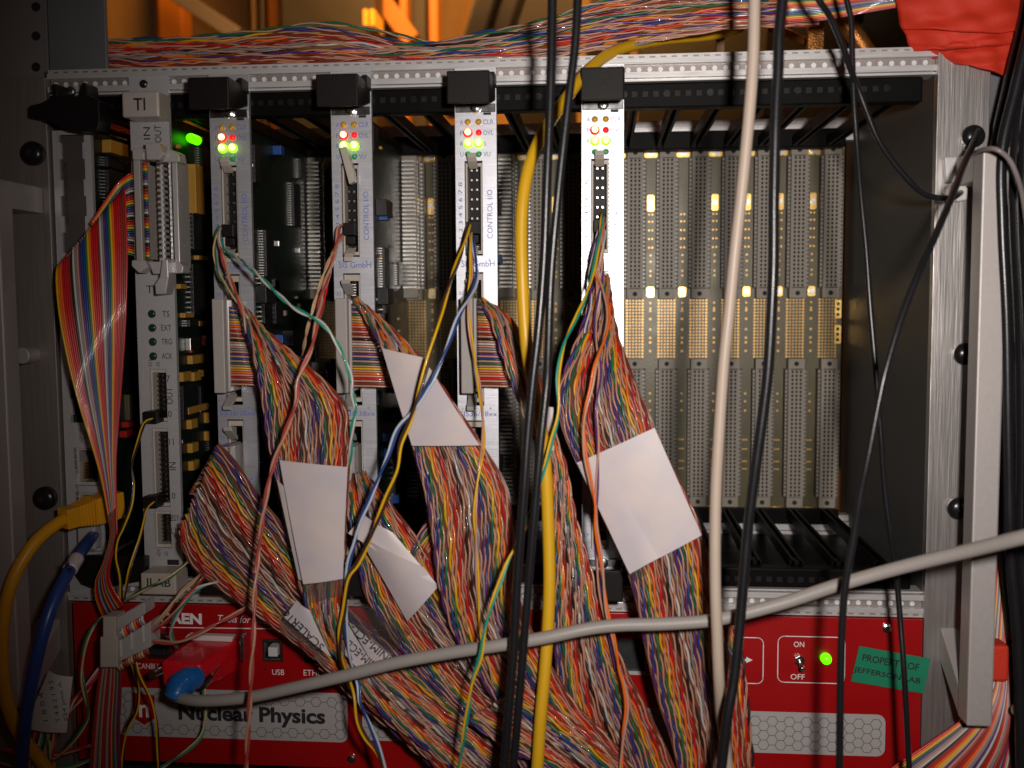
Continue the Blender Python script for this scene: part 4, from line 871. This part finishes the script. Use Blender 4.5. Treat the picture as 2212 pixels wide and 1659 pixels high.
pair([(1308, 480, 2), (1300, 520, -12), (1302, 580, -18), (1290, 650, -28), (1286, 720, -40), (1296, 800, -52), (1288, 880, -58), (1292, 960, -58), (1290, 1040, -58), (1287, 1140, -58), (1290, 1230, -58), (1300, 1300, -58), (1320, 1390, -58), (1333, 1450, -58)], 'violet', 'tan', 'thin violet and tan pair beside the long orange pair', .6, 30)
for k, (c1, c2, o_) in enumerate((('white', 'violet', -8), ('tan', 'brown', 6), ('white', 'tan', 12))):
    pair([(1304 + o_ * .3, 474, 1), (1292 + o_, 530, -14), (1282 + o_, 590, -20), (1284 + o_, 650, -26), (1272 + o_, 720, -34)], c1, c2, 'short pale pair hanging from the upper socket of the brightest module', .55, 20)
pair([(330, 905, -10), (312, 915, -16), (298, 955, -24), (285, 1005, -30), (288, 1050, -32), (283, 1092, -34), (265, 1140, -36), (253, 1167, -36), (250, 1205, -36), (260, 1250, -34), (262, 1310, -26)], 'yellow', 'black', 'yellow and black pair looping from the OUT socket', .6, 60)
pair([(332, 1083, -10), (318, 1098, -16), (311, 1125, -22), (303, 1160, -26), (288, 1205, -30), (277, 1244, -32), (266, 1310, -26)], 'yellow', 'dkbrown', 'yellow and brown pair hanging from the IN socket', .6, 60)
pair([(425, 1180, -16), (413, 1205, -24), (368, 1246, -32), (325, 1266, -36), (290, 1285, -36), (268, 1302, -30)], 'green', 'cream', 'green and cream pair passing in front of the JLAB handle', .6, 22)
pair([(452, 1215, -18), (430, 1244, -30), (390, 1281, -40), (355, 1327, -44), (330, 1352, -44), (318, 1372, -40)], 'cream', 'tan', 'cream and tan pair crossing the white letters on the red panel', .7, 22)
pair([(458, 1225, -18), (436, 1252, -32), (400, 1294, -42), (365, 1336, -44), (330, 1366, -42)], 'red', 'tan', 'red and tan pair beside the cream pair on the red panel', .6, 20)
pair([(520, 1240, -20), (482, 1252, -30), (425, 1272, -36), (400, 1302, -38), (376, 1339, -36), (370, 1372, -30), (382, 1400, -24)], 'teal', 'white', 'green and white pair hanging in front of the serial socket', .75, 24)
pair([(560, 1290, -30), (525, 1317, -34), (475, 1344, -42), (425, 1370, -46), (380, 1388, -46), (326, 1384, -42)], 'pink', 'tan', 'pink and tan pair running to the grey ribbon adapter', .8, 22)
pair([(284, 1428, -36), (290, 1450, -36), (299, 1490, -34), (295, 1535, -32), (275, 1575, -30), (266, 1630, -28), (264, 1690, -28)], 'yellow', 'black', 'yellow and black pair below the adapter, beside the ribbon', .6, 50)
pair([(292, 1426, -36), (300, 1460, -36), (326, 1512, -34), (338, 1560, -32), (341, 1610, -30), (345, 1690, -30)], 'yellow', 'dkbrown', 'yellow and brown pair below the adapter crossing the honeycomb print', .6, 50)
pair([(440, 1480, -20), (443, 1544, -22), (435, 1589, -24), (400, 1624, -26), (340, 1665, -26), (320, 1690, -26)], 'teal', 'cream', 'green and white pair drooping below the blue boot', .75, 26)
pair([(228, 1330, -24), (205, 1349, -30), (184, 1392, -34), (178, 1444, -36), (180, 1482, -38), (190, 1530, -38), (186, 1560, -38), (150, 1610, -38), (112, 1642, -36), (104, 1600, -36)], 'green', 'cream', 'green and cream pair drooping from the adapter and looping under the paper tag', .75, 26)
pair([(216, 1440, -30), (190, 1478, -34), (160, 1510, -36), (146, 1540, -37)], 'red', 'white', 'red and white pair reaching from the adapter to the paper tag', .75, 20)
pair([(214, 1452, -30), (186, 1495, -32), (158, 1530, -35), (140, 1560, -36)], 'tan', 'red', 'tan and red pair under the red and white pair by the paper tag', .7, 20)
for k, (x, c1, c2) in enumerate(((66, 'red', 'tan'), (80, 'teal', 'white'), (94, 'cream', 'tan'), (108, 'red', 'cream'))):
    pair([(x + 14, 1545, -34), (x + 10, 1592, -34), (x + 2 * k, 1625, -36), (x - 8 + 6 * k, 1690, -36)], c1, c2, 'wire pair coming out under the paper tag', .75, 20, group='wire pairs under the paper tag')
for k, (y0, c1, c2) in enumerate(((1330, 'teal', 'white'), (1600, 'red', 'tan'), (1630, 'teal', 'cream'), (1650, 'tan', 'dkbrown'))):
    pair([(-30, y0 - 5, -36), (25, y0 + 22 if k else y0 + 200, -34 - k), (90 + 20 * k, y0 + (30 if k else 320), -30 - k), (200, y0 + (10 if k else 340), -26 - k)], c1, c2, ['green and white pair drooping behind the amber cable', 'red and tan pair in the tangle under the paper tag', 'green and cream pair in the tangle at the bottom', 'tan and brown pair in the tangle at the bottom'][k], .75, 22)

# ================================================================ flat cables
SEQ17 = ['violet', 'blue', 'green', 'yellow', 'orange', 'red', 'brown', 'black', 'white', 'grey', 'violet', 'blue', 'green', 'yellow', 'orange', 'red', 'brown']
def edges(st, n):
    L = [I(s_[0], s_[1], s_[2]) for s_ in st]; R = [I(s_[3], s_[4], s_[5]) for s_ in st]
    C = [(l + r) / 2 for l, r in zip(L, R)]
    seg = np.array([np.linalg.norm(C[i + 1] - C[i]) for i in range(len(C) - 1)]); tot = seg.sum()
    def cr(P):
        P = np.asarray(P, float); Q = np.vstack([2 * P[0] - P[1], P, 2 * P[-1] - P[-2]]); out_ = []
        for i in range(len(P) - 1):
            k = max(2, int(round(n * seg[i] / tot))); t = np.linspace(0, 1, k, endpoint=False)[:, None]; p0, p1, p2, p3 = Q[i:i + 4]
            out_.append(.5 * (2 * p1 + (p2 - p0) * t + (2 * p0 - 5 * p1 + 4 * p2 - p3) * t ** 2 + (3 * p1 - p0 - 3 * p2 + p3) * t ** 3))
        out_.append(P[-1:]); return np.vstack(out_)
    return cr(L), cr(R), tot
def smooth_noise(n, k, amp):
    x = np.linspace(0, k, n); c = rng.normal(0, 1, k + 3); i = np.minimum(x.astype(int), k); f = x - i; f = f * f * (3 - 2 * f)
    return amp * (c[i] * (1 - f) + c[i + 1] * f)
def ribbon_tw(st, label, seq=SEQ17, r=.58, amp=.66, pitch=21, film=True, jit=.28, tan='tan', thick=0.0, cat='flat cable', name='ribbon_cable', group='twisted pair flat cables', flat0=0, step=1.9):
    L, R, tot = edges(st, 60); n = max(40, int(tot / step)); L, R, tot = edges(st, n); n = len(L)
    root = empty(name, (L[0] + R[0]) / 2, label, cat, group)
    W = R - L; wn = W / (np.linalg.norm(W, axis=1)[:, None] + 1e-9); C = (L + R) / 2; T = np.gradient(C, axis=0); T /= np.linalg.norm(T, axis=1)[:, None]
    N = np.cross(T, wn); N /= np.linalg.norm(N, axis=1)[:, None] + 1e-9
    sgn = np.sign(N[:, 1]); sgn[sgn == 0] = 1; N *= -sgn[:, None]           # towards the viewer side
    for i, c_ in enumerate(seq):
        u = (i + .5) / len(seq)
        P = L + W * u + wn * smooth_noise(n, max(3, int(tot / 30)), jit)[:, None] + N * (smooth_noise(n, max(3, int(tot / 40)), jit * .8) + thick * ((i * 7) % 5 - 2) / 2)[:, None]
        p1, p2 = twist(P, r, amp, pitch * random.uniform(.96, 1.04), .95 * i + random.uniform(-.4, .4), flat0)
        MB().tube(p1, r * 1.1, 5, True, (0.02, 1, .03)).build('wire', 'w_' + c_, root, smooth=True)
        MB().tube(p2, r * .8, 5, True, (0.02, 1, .03)).build('wire', 'w_' + tan, root, smooth=True)
    if film:
        mb = MB(); k = 12; idx = np.arange(0, n, 2); v = []; bow = 1.5
        for j in range(k + 1):
            u = -.01 + 1.02 * j / k; v.append(L[idx] + W[idx] * u + N[idx] * (bow + thick + smooth_noise(len(idx), max(4, int(tot / 14)), .35))[:, None])
        v = np.array(v); m_ = len(idx)
        f = [(j * m_ + i, j * m_ + i + 1, (j + 1) * m_ + i + 1, (j + 1) * m_ + i) for j in range(k) for i in range(m_ - 1)]
        mb.add(v.reshape(-1, 3), f).build('clear_film', 'film', root, smooth=True)
        v2 = v - (N[idx] * (bow + thick + 1.6))[None]; MB().add(v2.reshape(-1, 3), f).build('backing_film', 'backing', root, smooth=True)
    return root
def ribbon_flat(st, label=None, cols=None, r=.5, root=None, name='ribbon_cable', group='flat ribbon cables', nm='wire', back_=False):
    L, R, tot = edges(st, 60); n = max(24, int(tot / 4)); L, R, tot = edges(st, n)
    root = root or empty(name, (L[0] + R[0]) / 2, label, 'flat cable', group); W = R - L
    for i, c_ in enumerate(cols):
        u = (i + .5) / len(cols); MB().tube(L + W * u, r, 6, True, (.02, 1, .03)).build(nm, 'w_' + c_, root, smooth=True)
    return root
def sheet(corners, parent, mt='paper', name='label', bow=0.0, curl=0.0, nu=20, nv=20, bend=0.0):
    """slightly curved paper sheet through four pixel corners (x, y, Y): top-left, top-right, bottom-right, bottom-left"""
    c = [I(*p) for p in corners]; mb = MB(); v = []
    for j in range(nv + 1):
        for i in range(nu + 1):
            u, t = i / nu, j / nv; p = (c[0] * (1 - u) + c[1] * u) * (1 - t) + (c[3] * (1 - u) + c[2] * u) * t
            p = p + np.array([0, -1, 0]) * (bow * math.sin(math.pi * u) + bend * math.sin(math.pi * t) + curl * max(0, t - .6) ** 2 * 6 * (1 - u) + .12 * math.sin(5 * u + 4 * t)); v.append(p)
    f = [(j * (nu + 1) + i, j * (nu + 1) + i + 1, (j + 1) * (nu + 1) + i + 1, (j + 1) * (nu + 1) + i) for j in range(nv) for i in range(nu)]
    o_ = mb.add(v, f).build(name, mt, parent, smooth=True); s_ = o_.modifiers.new('s', 'SOLIDIFY'); s_.thickness = .0001; e_ = o_.modifiers.new('e', 'EDGE_SPLIT'); e_.split_angle = 1.0; return o_
SEQr = SEQ17
# A: first scaler, middle socket
def stripes(root, xL, xR0, xR1, yt, yb, Y):
    """flat fan-out of a cable leaving its plug to the right, before the fold"""
    n = 17
    for i in range(n):
        t = (i + .5) / n; y = yt + (yb - yt) * t
        for k, c_ in ((-.25, SEQ17[i]), (.25, 'tan')):
            yy = y + k * (yb - yt) / n; xe = xR0 + (xR1 - xR0) * t
            P = path([(xL, yy, Y), ((xL + xe) / 2, yy + .8, Y - 3), (xe, yy + 2, Y - 1)], 10); MB().tube(P, .52, 6, True, (.02, 1, .03)).build('wire_end', 'w_' + c_, root, smooth=True)
RA = ribbon_tw([(507, 648, -14, 514, 650, -16), (530, 700, -28, 572, 712, -30), (548, 780, -34, 655, 782, -40), (562, 860, -36, 738, 868, -46), (574, 940, -38, 752, 945, -48), (592, 1020, -42, 750, 1020, -50), (612, 1110, -46, 745, 1120, -52), (634, 1200, -48, 742, 1215, -52), (655, 1290, -50, 738, 1300, -54), (690, 1370, -52, 748, 1370, -54), (745, 1450, -48, 800, 1432, -46), (820, 1540, -46, 905, 1500, -44), (920, 1620, -46, 1010, 1570, -44), (1010, 1690, -46, 1110, 1650, -44)],
               'twisted flat cable with a long white label from the module next to TI', thick=.5)
stripes(RA, 492, 508, 560, 662, 832, -11)
sheet([(604, 994, -52), (751, 1009, -58), (741, 1250, -60), (655, 1262, -60)], RA, bow=.9, bend=.6)
sheet([(598, 1035, -50), (640, 1075, -53), (668, 1255, -56), (645, 1252, -55)], RA, bow=.5)
sheet([(655, 1262, -59), (741, 1250, -59), (735, 1285, -56), (672, 1302, -55)], RA, 'gloss_film', 'label_film', bow=1.2)
# B: first scaler, lower socket, wraps left
RB_ = ribbon_tw([(386, 1150, -29, 468, 958, -26), (394, 1192, -30, 508, 1000, -28), (424, 1236, -31, 556, 1072, -30), (482, 1282, -33, 622, 1152, -32), (560, 1336, -35, 690, 1245, -34), (645, 1400, -37, 760, 1325, -36), (735, 1475, -39, 850, 1400, -38), (830, 1560, -41, 960, 1490, -40), (930, 1650, -42, 1070, 1590, -42), (960, 1690, -42, 1110, 1640, -42)],
                'twisted flat cable folded round to the left from the lower socket next to TI', seq=SEQ17[::-1], thick=.6)
stripes(RB_, 496, 468, 408, 962, 1066, -13)
sl = sheet([(641, 1297, -55), (668, 1318, -56), (716, 1420, -57), (614, 1334, -55)], RB_, bow=.8)
txt('SCALER1d', 655, 1362, 118, 19, -58.3, 'ink_black', sl, 136)
sheet([(613, 1336, -55), (714, 1424, -57), (708, 1442, -55), (606, 1352, -53)], RB_, 'gloss_film', 'label_film')
# D: second scaler, lower socket
RD = ribbon_tw([(742, 1030, -18, 790, 1020, -16), (748, 1080, -26, 818, 1055, -26), (756, 1150, -32, 860, 1110, -32), (770, 1220, -36, 910, 1175, -36), (790, 1290, -39, 955, 1245, -40), (820, 1345, -40, 995, 1305, -42), (865, 1405, -42, 1045, 1365, -44), (930, 1480, -43, 1110, 1440, -45), (1010, 1550, -44, 1190, 1520, -46), (1110, 1640, -45, 1290, 1610, -47), (1140, 1690, -45, 1330, 1670, -47)],
                'twisted flat cable from the lower socket of the module with the raised lever', thick=.6)
sheet([(786, 1112, -44), (848, 1150, -47), (947, 1264, -49), (880, 1342, -46), ][:2] + [(947, 1266, -49), (752, 1152, -46)], RD, bow=1.5)
sheet([(770, 1150, -45), (915, 1225, -49), (947, 1266, -48), (880, 1342, -44)], RD, bow=3.0)
nl = sheet([(750, 1338, -56), (800, 1378, -57), (846, 1414, -57), (812, 1446, -56)], RD, bow=.6)
nl2 = sheet([(748, 1342, -55.6), (812, 1446, -55.8), (786, 1456, -55), (746, 1415, -55)], RD, bow=.4)
sheet([(756, 1286, -55), (892, 1362, -57), (846, 1418, -58), (750, 1338, -57)], RD, 'gloss_film', 'label_film', bow=1.2)
txt('NIM-ECL-3', 793, 1384, 118, 19, -58.6, 'ink_black', nl, 139); txt('NIM-ECL-3', 775, 1410, 100, 19, -57, 'ink_black', nl2, 139)
# C: second scaler, middle socket
RCb = ribbon_tw([(764, 646, -12, 768, 645, -14), (795, 695, -26, 832, 698, -30), (825, 752, -36, 905, 770, -40), (855, 850, -42, 965, 850, -46), (888, 960, -46, 1040, 962, -52), (910, 1040, -50, 1090, 1045, -54), (926, 1110, -52, 1108, 1120, -56), (936, 1190, -53, 1114, 1200, -56), (948, 1270, -54, 1120, 1290, -56), (975, 1360, -54, 1150, 1370, -56), (1025, 1450, -54, 1195, 1450, -56), (1090, 1540, -54, 1250, 1530, -56), (1160, 1620, -54, 1320, 1600, -56), (1210, 1690, -54, 1370, 1660, -56)],
                'twisted flat cable with a slanting white label from the module with the raised lever', thick=.5)
stripes(RCb, 759, 776, 850, 655, 836, -11)
sheet([(825, 752, -42), (913, 772, -47), (1036, 962, -58), (890, 963, -52)], RCb, bow=.9, bend=.6)
# G: glimpse of a cable behind C
ribbon_tw([(1010, 1010, -16, 1045, 1000, -14), (955, 1080, -26, 1030, 1090, -24), (905, 1150, -34, 985, 1180, -32), (888, 1195, -38, 960, 1230, -36), (915, 1245, -40, 985, 1275, -38), (960, 1310, -40, 1030, 1340, -40)], 'short stretch of twisted cable bending behind the slanting labelled cable', seq=['violet', 'green', 'yellow', 'orange', 'red', 'brown', 'red', 'orange', 'yellow'])
# E: third scaler, middle socket
RE = ribbon_tw([(1036, 648, -12, 1040, 646, -14), (1060, 690, -22, 1105, 690, -26), (1090, 780, -28, 1150, 780, -32), (1125, 880, -32, 1180, 870, -38), (1160, 960, -38, 1205, 960, -42), (1186, 1030, -42, 1222, 1010, -44), (1192, 1130, -45, 1244, 1120, -47), (1194, 1230, -48, 1274, 1225, -49), (1196, 1330, -50, 1304, 1330, -51), (1200, 1430, -52, 1345, 1430, -52), (1215, 1520, -53, 1390, 1520, -53), (1245, 1600, -53, 1430, 1600, -53), (1275, 1690, -53, 1470, 1690, -53)],
               'twisted flat cable from the third scaler, passing behind the thick yellow cable', thick=.5)
stripes(RE, 1032, 1050, 1125, 655, 836, -11)
sheet([(1183, 878, -48), (1196, 880, -49), (1196, 972, -50), (1180, 976, -49)], RE, bow=.5)
# F: fourth scaler
RF_ = ribbon_tw([(1288, 596, -8, 1316, 598, -10), (1276, 640, -18, 1322, 650, -22), (1258, 700, -28, 1335, 720, -32), (1225, 780, -36, 1356, 780, -40), (1204, 850, -42, 1382, 850, -46), (1214, 925, -46, 1410, 915, -50), (1245, 1000, -48, 1420, 950, -51), (1290, 1100, -50, 1478, 1060, -52), (1345, 1210, -51, 1520, 1160, -53), (1374, 1300, -52, 1542, 1270, -54), (1394, 1400, -53, 1566, 1380, -55), (1420, 1510, -53, 1592, 1490, -55), (1450, 1600, -54, 1606, 1590, -55), (1470, 1690, -54, 1618, 1690, -55)],
                'twisted flat cable with the wide white label, from the brightest module', thick=.6)
sheet([(1246, 1000, -54), (1414, 924, -57), (1516, 1156, -59), (1360, 1238, -58)], RF_, bow=.8, bend=.5, nu=16, nv=16)
sheet([(1249, 1003, -55.0), (1287, 985, -57.3), (1422, 1204, -60.2), (1360, 1240, -59.2)], RF_, bow=.5)
sheet([(1360, 1238, -57.5), (1392, 1221, -58.5), (1398, 1240, -57), (1372, 1255, -56)], RF_, 'gloss_film', 'label_film')
# bottom filler cables
ribbon_tw([(690, 1440, -28, 760, 1400, -28), (780, 1520, -30, 880, 1460, -30), (870, 1600, -32, 990, 1530, -32), (960, 1690, -34, 1100, 1610, -34)], 'twisted flat cable lowest in the pile, over the dark corner of the red panel', jit=.9)
ribbon_tw([(1000, 1560, -58, 1130, 1480, -58), (1090, 1610, -59, 1210, 1540, -59), (1180, 1660, -60, 1290, 1600, -60), (1250, 1700, -60, 1350, 1650, -60)], 'twisted flat cable crossing under the thick yellow cable at the bottom', jit=.8)
ribbon_tw([(1548, 1330, -40, 1590, 1330, -42), (1572, 1430, -44, 1606, 1430, -44), (1584, 1530, -46, 1618, 1530, -46), (1596, 1690, -47, 1632, 1690, -47)], 'narrow edge of a twisted flat cable beside the thick black cable', seq=SEQ17[:8])
# H, J: cables lying on top of the crate
ribbon_tw([(200, 84, 40, 200, 172, 12), (330, 82, 40, 330, 168, 12), (450, 78, 40, 450, 160, 12), (560, 70, 40, 560, 153, 12), (690, 55, 40, 690, 148, 12), (790, 66, 42, 790, 144, 14), (880, 88, 44, 880, 141, 16), (980, 108, 46, 980, 138, 18)], 'bundle of twisted cables humped along the crate top, beside the grey cover plate', seq=['violet', 'blue', 'green', 'yellow', 'orange', 'red', 'red', 'brown', 'brown', 'red', 'black', 'white', 'grey', 'brown', 'violet', 'red', 'orange', 'brown', 'red', 'brown', 'tan', 'violet', 'brown', 'grey'], film=False, jit=1.3, thick=1.5, pitch=34)
ribbon_tw([(640, 118, 34, 640, 158, 10), (800, 112, 32, 800, 150, 8), (950, 96, 30, 960, 142, 8), (1050, 72, 28, 1070, 134, 8), (1160, 42, 26, 1190, 122, 8), (1270, 8, 24, 1300, 104, 8), (1390, -14, 22, 1420, 84, 8), (1520, -32, 20, 1540, 70, 8), (1650, -45, 20, 1660, 60, 8), (1760, -60, 20, 1770, 50, 8)], 'bundle of twisted cables climbing across the crate top under the black cables', seq=SEQ17 + ['violet', 'red', 'blue', 'yellow', 'orange', 'red', 'violet', 'grey', 'brown', 'tan'], film=False, jit=1.3, thick=1.5, pitch=36)
ribbon_flat([(1690, -40, 10, 1690, 52, 6), (1780, -42, 6, 1780, 44, 4), (1880, -44, 0, 1880, 26, 0), (1990, -50, -6, 1990, 8, -4), (2060, -60, -8, 2060, 2, -6)], 'flat rainbow ribbon running into the orange fabric wrap', ['grey', 'violet', 'blue', 'green', 'yellow', 'orange', 'red', 'brown'] * 3)
# rainbow ribbon of the TI module
RBW = [cols10[(i + 3) % 10] for i in range(34)]
RBW = ['yellow', 'orange', 'orange', 'red', 'red', 'red', 'brown', 'black', 'white', 'grey', 'tan', 'violet', 'blue', 'blue', 'green', 'yellow', 'orange', 'red', 'red', 'red', 'brown', 'white', 'grey', 'violet', 'blue', 'green', 'yellow', 'orange', 'red', 'red', 'red', 'brown', 'brown', 'red']
TR = ribbon_flat([(122, 578, -24, 270, 402, -16), (120, 610, -27, 273, 450, -19), (128, 690, -31, 276, 560, -22), (148, 790, -32, 272, 690, -24), (172, 880, -32, 264, 810, -25), (196, 955, -32, 256, 910, -26), (218, 1030, -31, 250, 1000, -28), (234, 1110, -30, 251, 1100, -30), (239, 1160, -30, 252, 1160, -32), (222, 1220, -29, 238, 1214, -31), (207, 1255, -28, 236, 1252, -31), (208, 1295, -27, 252, 1285, -31), (222, 1330, -26, 268, 1308, -31)], 'rainbow ribbon cable folded down from the TI module to the grey adapter', RBW, .56)
st_ = [(289, 372, -9, 289, 555, -9), (280, 374, -11, 280, 552, -10.5), (250, 400, -13, 262, 548, -12), (196, 480, -20, 240, 560, -14)]
ribbon_flat(st_, None, [cols10[(k + 1) % 10] for k in range(34)], .5, root=TR, nm='wire_end')
# grey ribbon adapter
AD = empty('ribbon_adapter', I(270, 1440, -32), 'grey ribbon adapter hanging between two ribbon cables at the fan unit', 'connector')
c0 = [I(x, y, d_) for x, y, d_ in ((222, 1336, -44), (240, 1336, -46), (246, 1444, -46), (217, 1444, -44))]
def loft(q0, q1): return MB().add(list(q0) + list(q1), [(0, 1, 2, 3), (7, 6, 5, 4), (0, 4, 5, 1), (1, 5, 6, 2), (2, 6, 7, 3), (3, 7, 4, 0)])
def fr(x0, y0, x1, y1, d0, dy=0): return [I(x0, y0, d0), I(x1, y0 + dy, d0), I(x1, y1 + dy, d0), I(x0, y1, d0)]
MB().prism([(p[0], p[2]) for p in [I(x, y, -46) for x, y in ((222, 1332), (250, 1332), (250, 1376), (254, 1376), (254, 1442), (216, 1442), (216, 1376), (222, 1376))]], -46, -36).build('end_cap', 'plastic_beige', AD, bevel=.6)
for (q, nm, mt) in ((((252, 1334), (312, 1300), (314, 1326), (252, 1364)), 'cover', 'clear_grey'), (((255, 1386), (325, 1342), (326, 1398), (257, 1430)), 'socket_body', 'clear_grey')):
    f0 = [I(x, y, -45) for x, y in q]; MB().prism([(p[0], p[2]) for p in f0], -45, -34).build(nm, mt, AD, bevel=.5)
for k in range(12):
    t = k / 11; x, y = 252 + 58 * t, 1374 - 38 * t; p = I(x, y, -41); MB().tube([p + np.array([-.6, 0, 3.1]), p + np.array([0, -1.6, 0]), p + np.array([.6, 0, -3.1])], .75, 6).build('wire_end', 'w_' + ['orange', 'red', 'grey', 'white'][k % 4], AD, smooth=True)
    x, y = 258 + 62 * t, 1439 - 34 * t; p = I(x, y, -41); MB().tube([p + np.array([-.4, 0, 1.9]), p + np.array([0, -1, 0]), p + np.array([.3, 0, -1.9])], .75, 6).build('wire_end', 'w_' + ['tan', 'cream', 'brown', 'pink'][k % 4], AD, smooth=True)
for x, y in ((262, 1400), (285, 1384), (310, 1368)): p = I(x, y, -45.1); MB().box(p[0] - .35, p[0] + .35, -45.6, -45.05, p[2] - 4, p[2] + 4).build('clip_rib', 'nylon', AD)
ribbon_flat([(218, 1440, -36, 262, 1432, -38), (208, 1500, -34, 262, 1500, -36), (200, 1580, -32, 259, 1580, -34), (190, 1690, -30, 264, 1690, -32)], 'dull brown ribbon cable hanging below the grey adapter', ['brown', 'brown', 'red', 'tan', 'grey', 'brown', 'grey', 'tan', 'brown', 'red', 'brown', 'grey', 'tan', 'brown', 'red', 'tan', 'brown', 'green', 'grey', 'brown', 'violet', 'brown'])
# paper tag with handwriting
PG = tag(sheet([(106, 1448, -44), (157, 1462, -46), (144, 1582, -46), (54, 1572, -44)], None, 'paper_tag', 'paper_tag', bow=2.0), 'crumpled white paper tag with faded blue handwriting beside the blue cable', 'tag')
pc = I(110, 1520, -44)
for s_, x, y, wd in (('524 pmt A', 137, 1515, 94), ('T 4 8 2 1 9 5', 118, 1515, 100), ('1 8 0 4 1', 92, 1520, 84)): txt(s_, x, y, wd, 11, -47.6, 'ink_pen', PG, 98)
# right-hand ribbons, orange tag, orange fabric wrap
ribbon_flat([(2158, 1190, -10, 2192, 1195, -12), (2150, 1300, -14, 2190, 1305, -16), (2142, 1395, -18, 2186, 1400, -20), (2134, 1480, -22, 2184, 1490, -24), (2088, 1545, -24, 2182, 1560, -28), (2020, 1595, -24, 2172, 1620, -30), (1930, 1655, -24, 2150, 1680, -30), (1870, 1700, -24, 2130, 1740, -30)], 'flat ribbon sweeping out below the right pull handle', ['red', 'orange', 'yellow', 'green', 'violet', 'grey', 'tan', 'white', 'black', 'brown', 'red', 'orange', 'yellow', 'cream', 'violet', 'tan', 'pink', 'brown', 'red', 'orange', 'tan', 'grey', 'violet', 'white', 'brown', 'red', 'tan', 'grey', 'pink', 'brown'], .62)
ribbon_flat([(2176, 1220, -6, 2206, 1225, -8), (2180, 1400, -12, 2208, 1405, -14), (2180, 1520, -16, 2206, 1525, -18), (2160, 1620, -18, 2196, 1620, -20), (2130, 1700, -18, 2180, 1710, -20)], 'second flat ribbon behind the first one below the right pull handle', ['tan', 'pink', 'brown', 'grey', 'violet', 'red', 'tan', 'white', 'brown', 'green', 'tan', 'brown'], .6)
a_ = bx_px(2135, 1396, 2182, 1476, -30)
tag(MB().box(a_[0], a_[1], -29, -12, a_[2], a_[3]).build('cable_wrap', 'orange_foam', bevel=1.5), 'bright orange fabric wrap round the ribbons beside the right pull handle', 'wrap')
cable('beige_plug_cable', [(2195, 1533, -40), (2212, 1538, -36), (2250, 1548, -30)], 2.6, 'beige_cable', 'short pale cable end poking out of the black bundle', n=20)
WR = empty('fabric_wrap', I(2080, 100, -12), 'red orange fabric wrapped round the cable bundle above the crate corner', 'wrap')
def drape(rows, name, amp=1.5, ph=0.0):
    """pleated cloth band: rows of (x,y,Y) polylines from top to bottom"""
    nU = 40; G = np.array([catmull([I(*p) for p in r0], nU)[:nU] if len(r0) > 2 else None for r0 in rows]); mb = MB(); nV = 26
    v = []
    for j in range(nV + 1):
        t = j / nV * (len(rows) - 1); i0 = min(int(t), len(rows) - 2); f = t - i0; r0 = G[i0] * (1 - f) + G[i0 + 1] * f
        for i in range(nU):
            p = r0[i].copy(); p[1] += amp * math.sin(i * .21 + j * .33 + ph) + amp * .6 * math.sin(i * .55 - j * .2 + ph) - 4 * math.sin(math.pi * i / nU); v.append(p)
    f_ = [(j * nU + i, j * nU + i + 1, (j + 1) * nU + i + 1, (j + 1) * nU + i) for j in range(nV) for i in range(nU - 1)]
    o_ = mb.add(v, f_).build(name, 'orange_foam', WR, smooth=True); s_ = o_.modifiers.new('s', 'SOLIDIFY'); s_.thickness = .0012; return o_
drape([[(1925, -40, -4), (2050, -40, -10), (2160, -38, -12), (2290, -36, -8)], [(1938, 20, -4), (2050, 28, -12), (2160, 30, -14), (2280, 24, -8)], [(1952, 62, -4), (2050, 72, -12), (2150, 74, -14), (2260, 60, -8)]], 'cloth_band', 1.2)
drape([[(1948, 56, -1), (2050, 66, -8), (2150, 66, -10), (2260, 56, -5)], [(1960, 90, -1), (2040, 100, -9), (2140, 98, -10), (2250, 86, -5)], [(1976, 112, -1), (2050, 106, -8), (2140, 100, -9), (2240, 96, -5)]], 'cloth_band', 1.0, 1.3)
drape([[(1985, 112, 2), (2060, 98, -5), (2140, 92, -7), (2240, 84, -3)], [(2000, 122, 2), (2070, 120, -6), (2140, 124, -8), (2230, 130, -3)], [(2018, 124, 3), (2080, 142, -5), (2130, 158, -7), (2200, 176, -3)]], 'cloth_band', .9, 2.6)
# flange clips
for k, (pts, d_, lb) in enumerate((([(2040, 338), (2088, 338), (2082, 392), (2044, 396)], -9, 'white nylon cable clip above the curving thin cable'), ([(2062, 398), (2078, 386), (2092, 408), (2090, 432), (2068, 436), (2058, 416)], -11, 'white nylon clip end gripping the curving thin cable'))):
    w_ = [I(x, y, d_) for x, y in pts]; tag(MB().prism([(p[0], p[2]) for p in w_], d_, -5.05).build('cable_clip', 'nylon', bevel=1), lb, 'clip', 'clips on the flange')
flush_text()
for o_ in bpy.data.objects:
    if o_.type == 'MESH' and not o_.data.materials: print('NOMAT', o_.name)
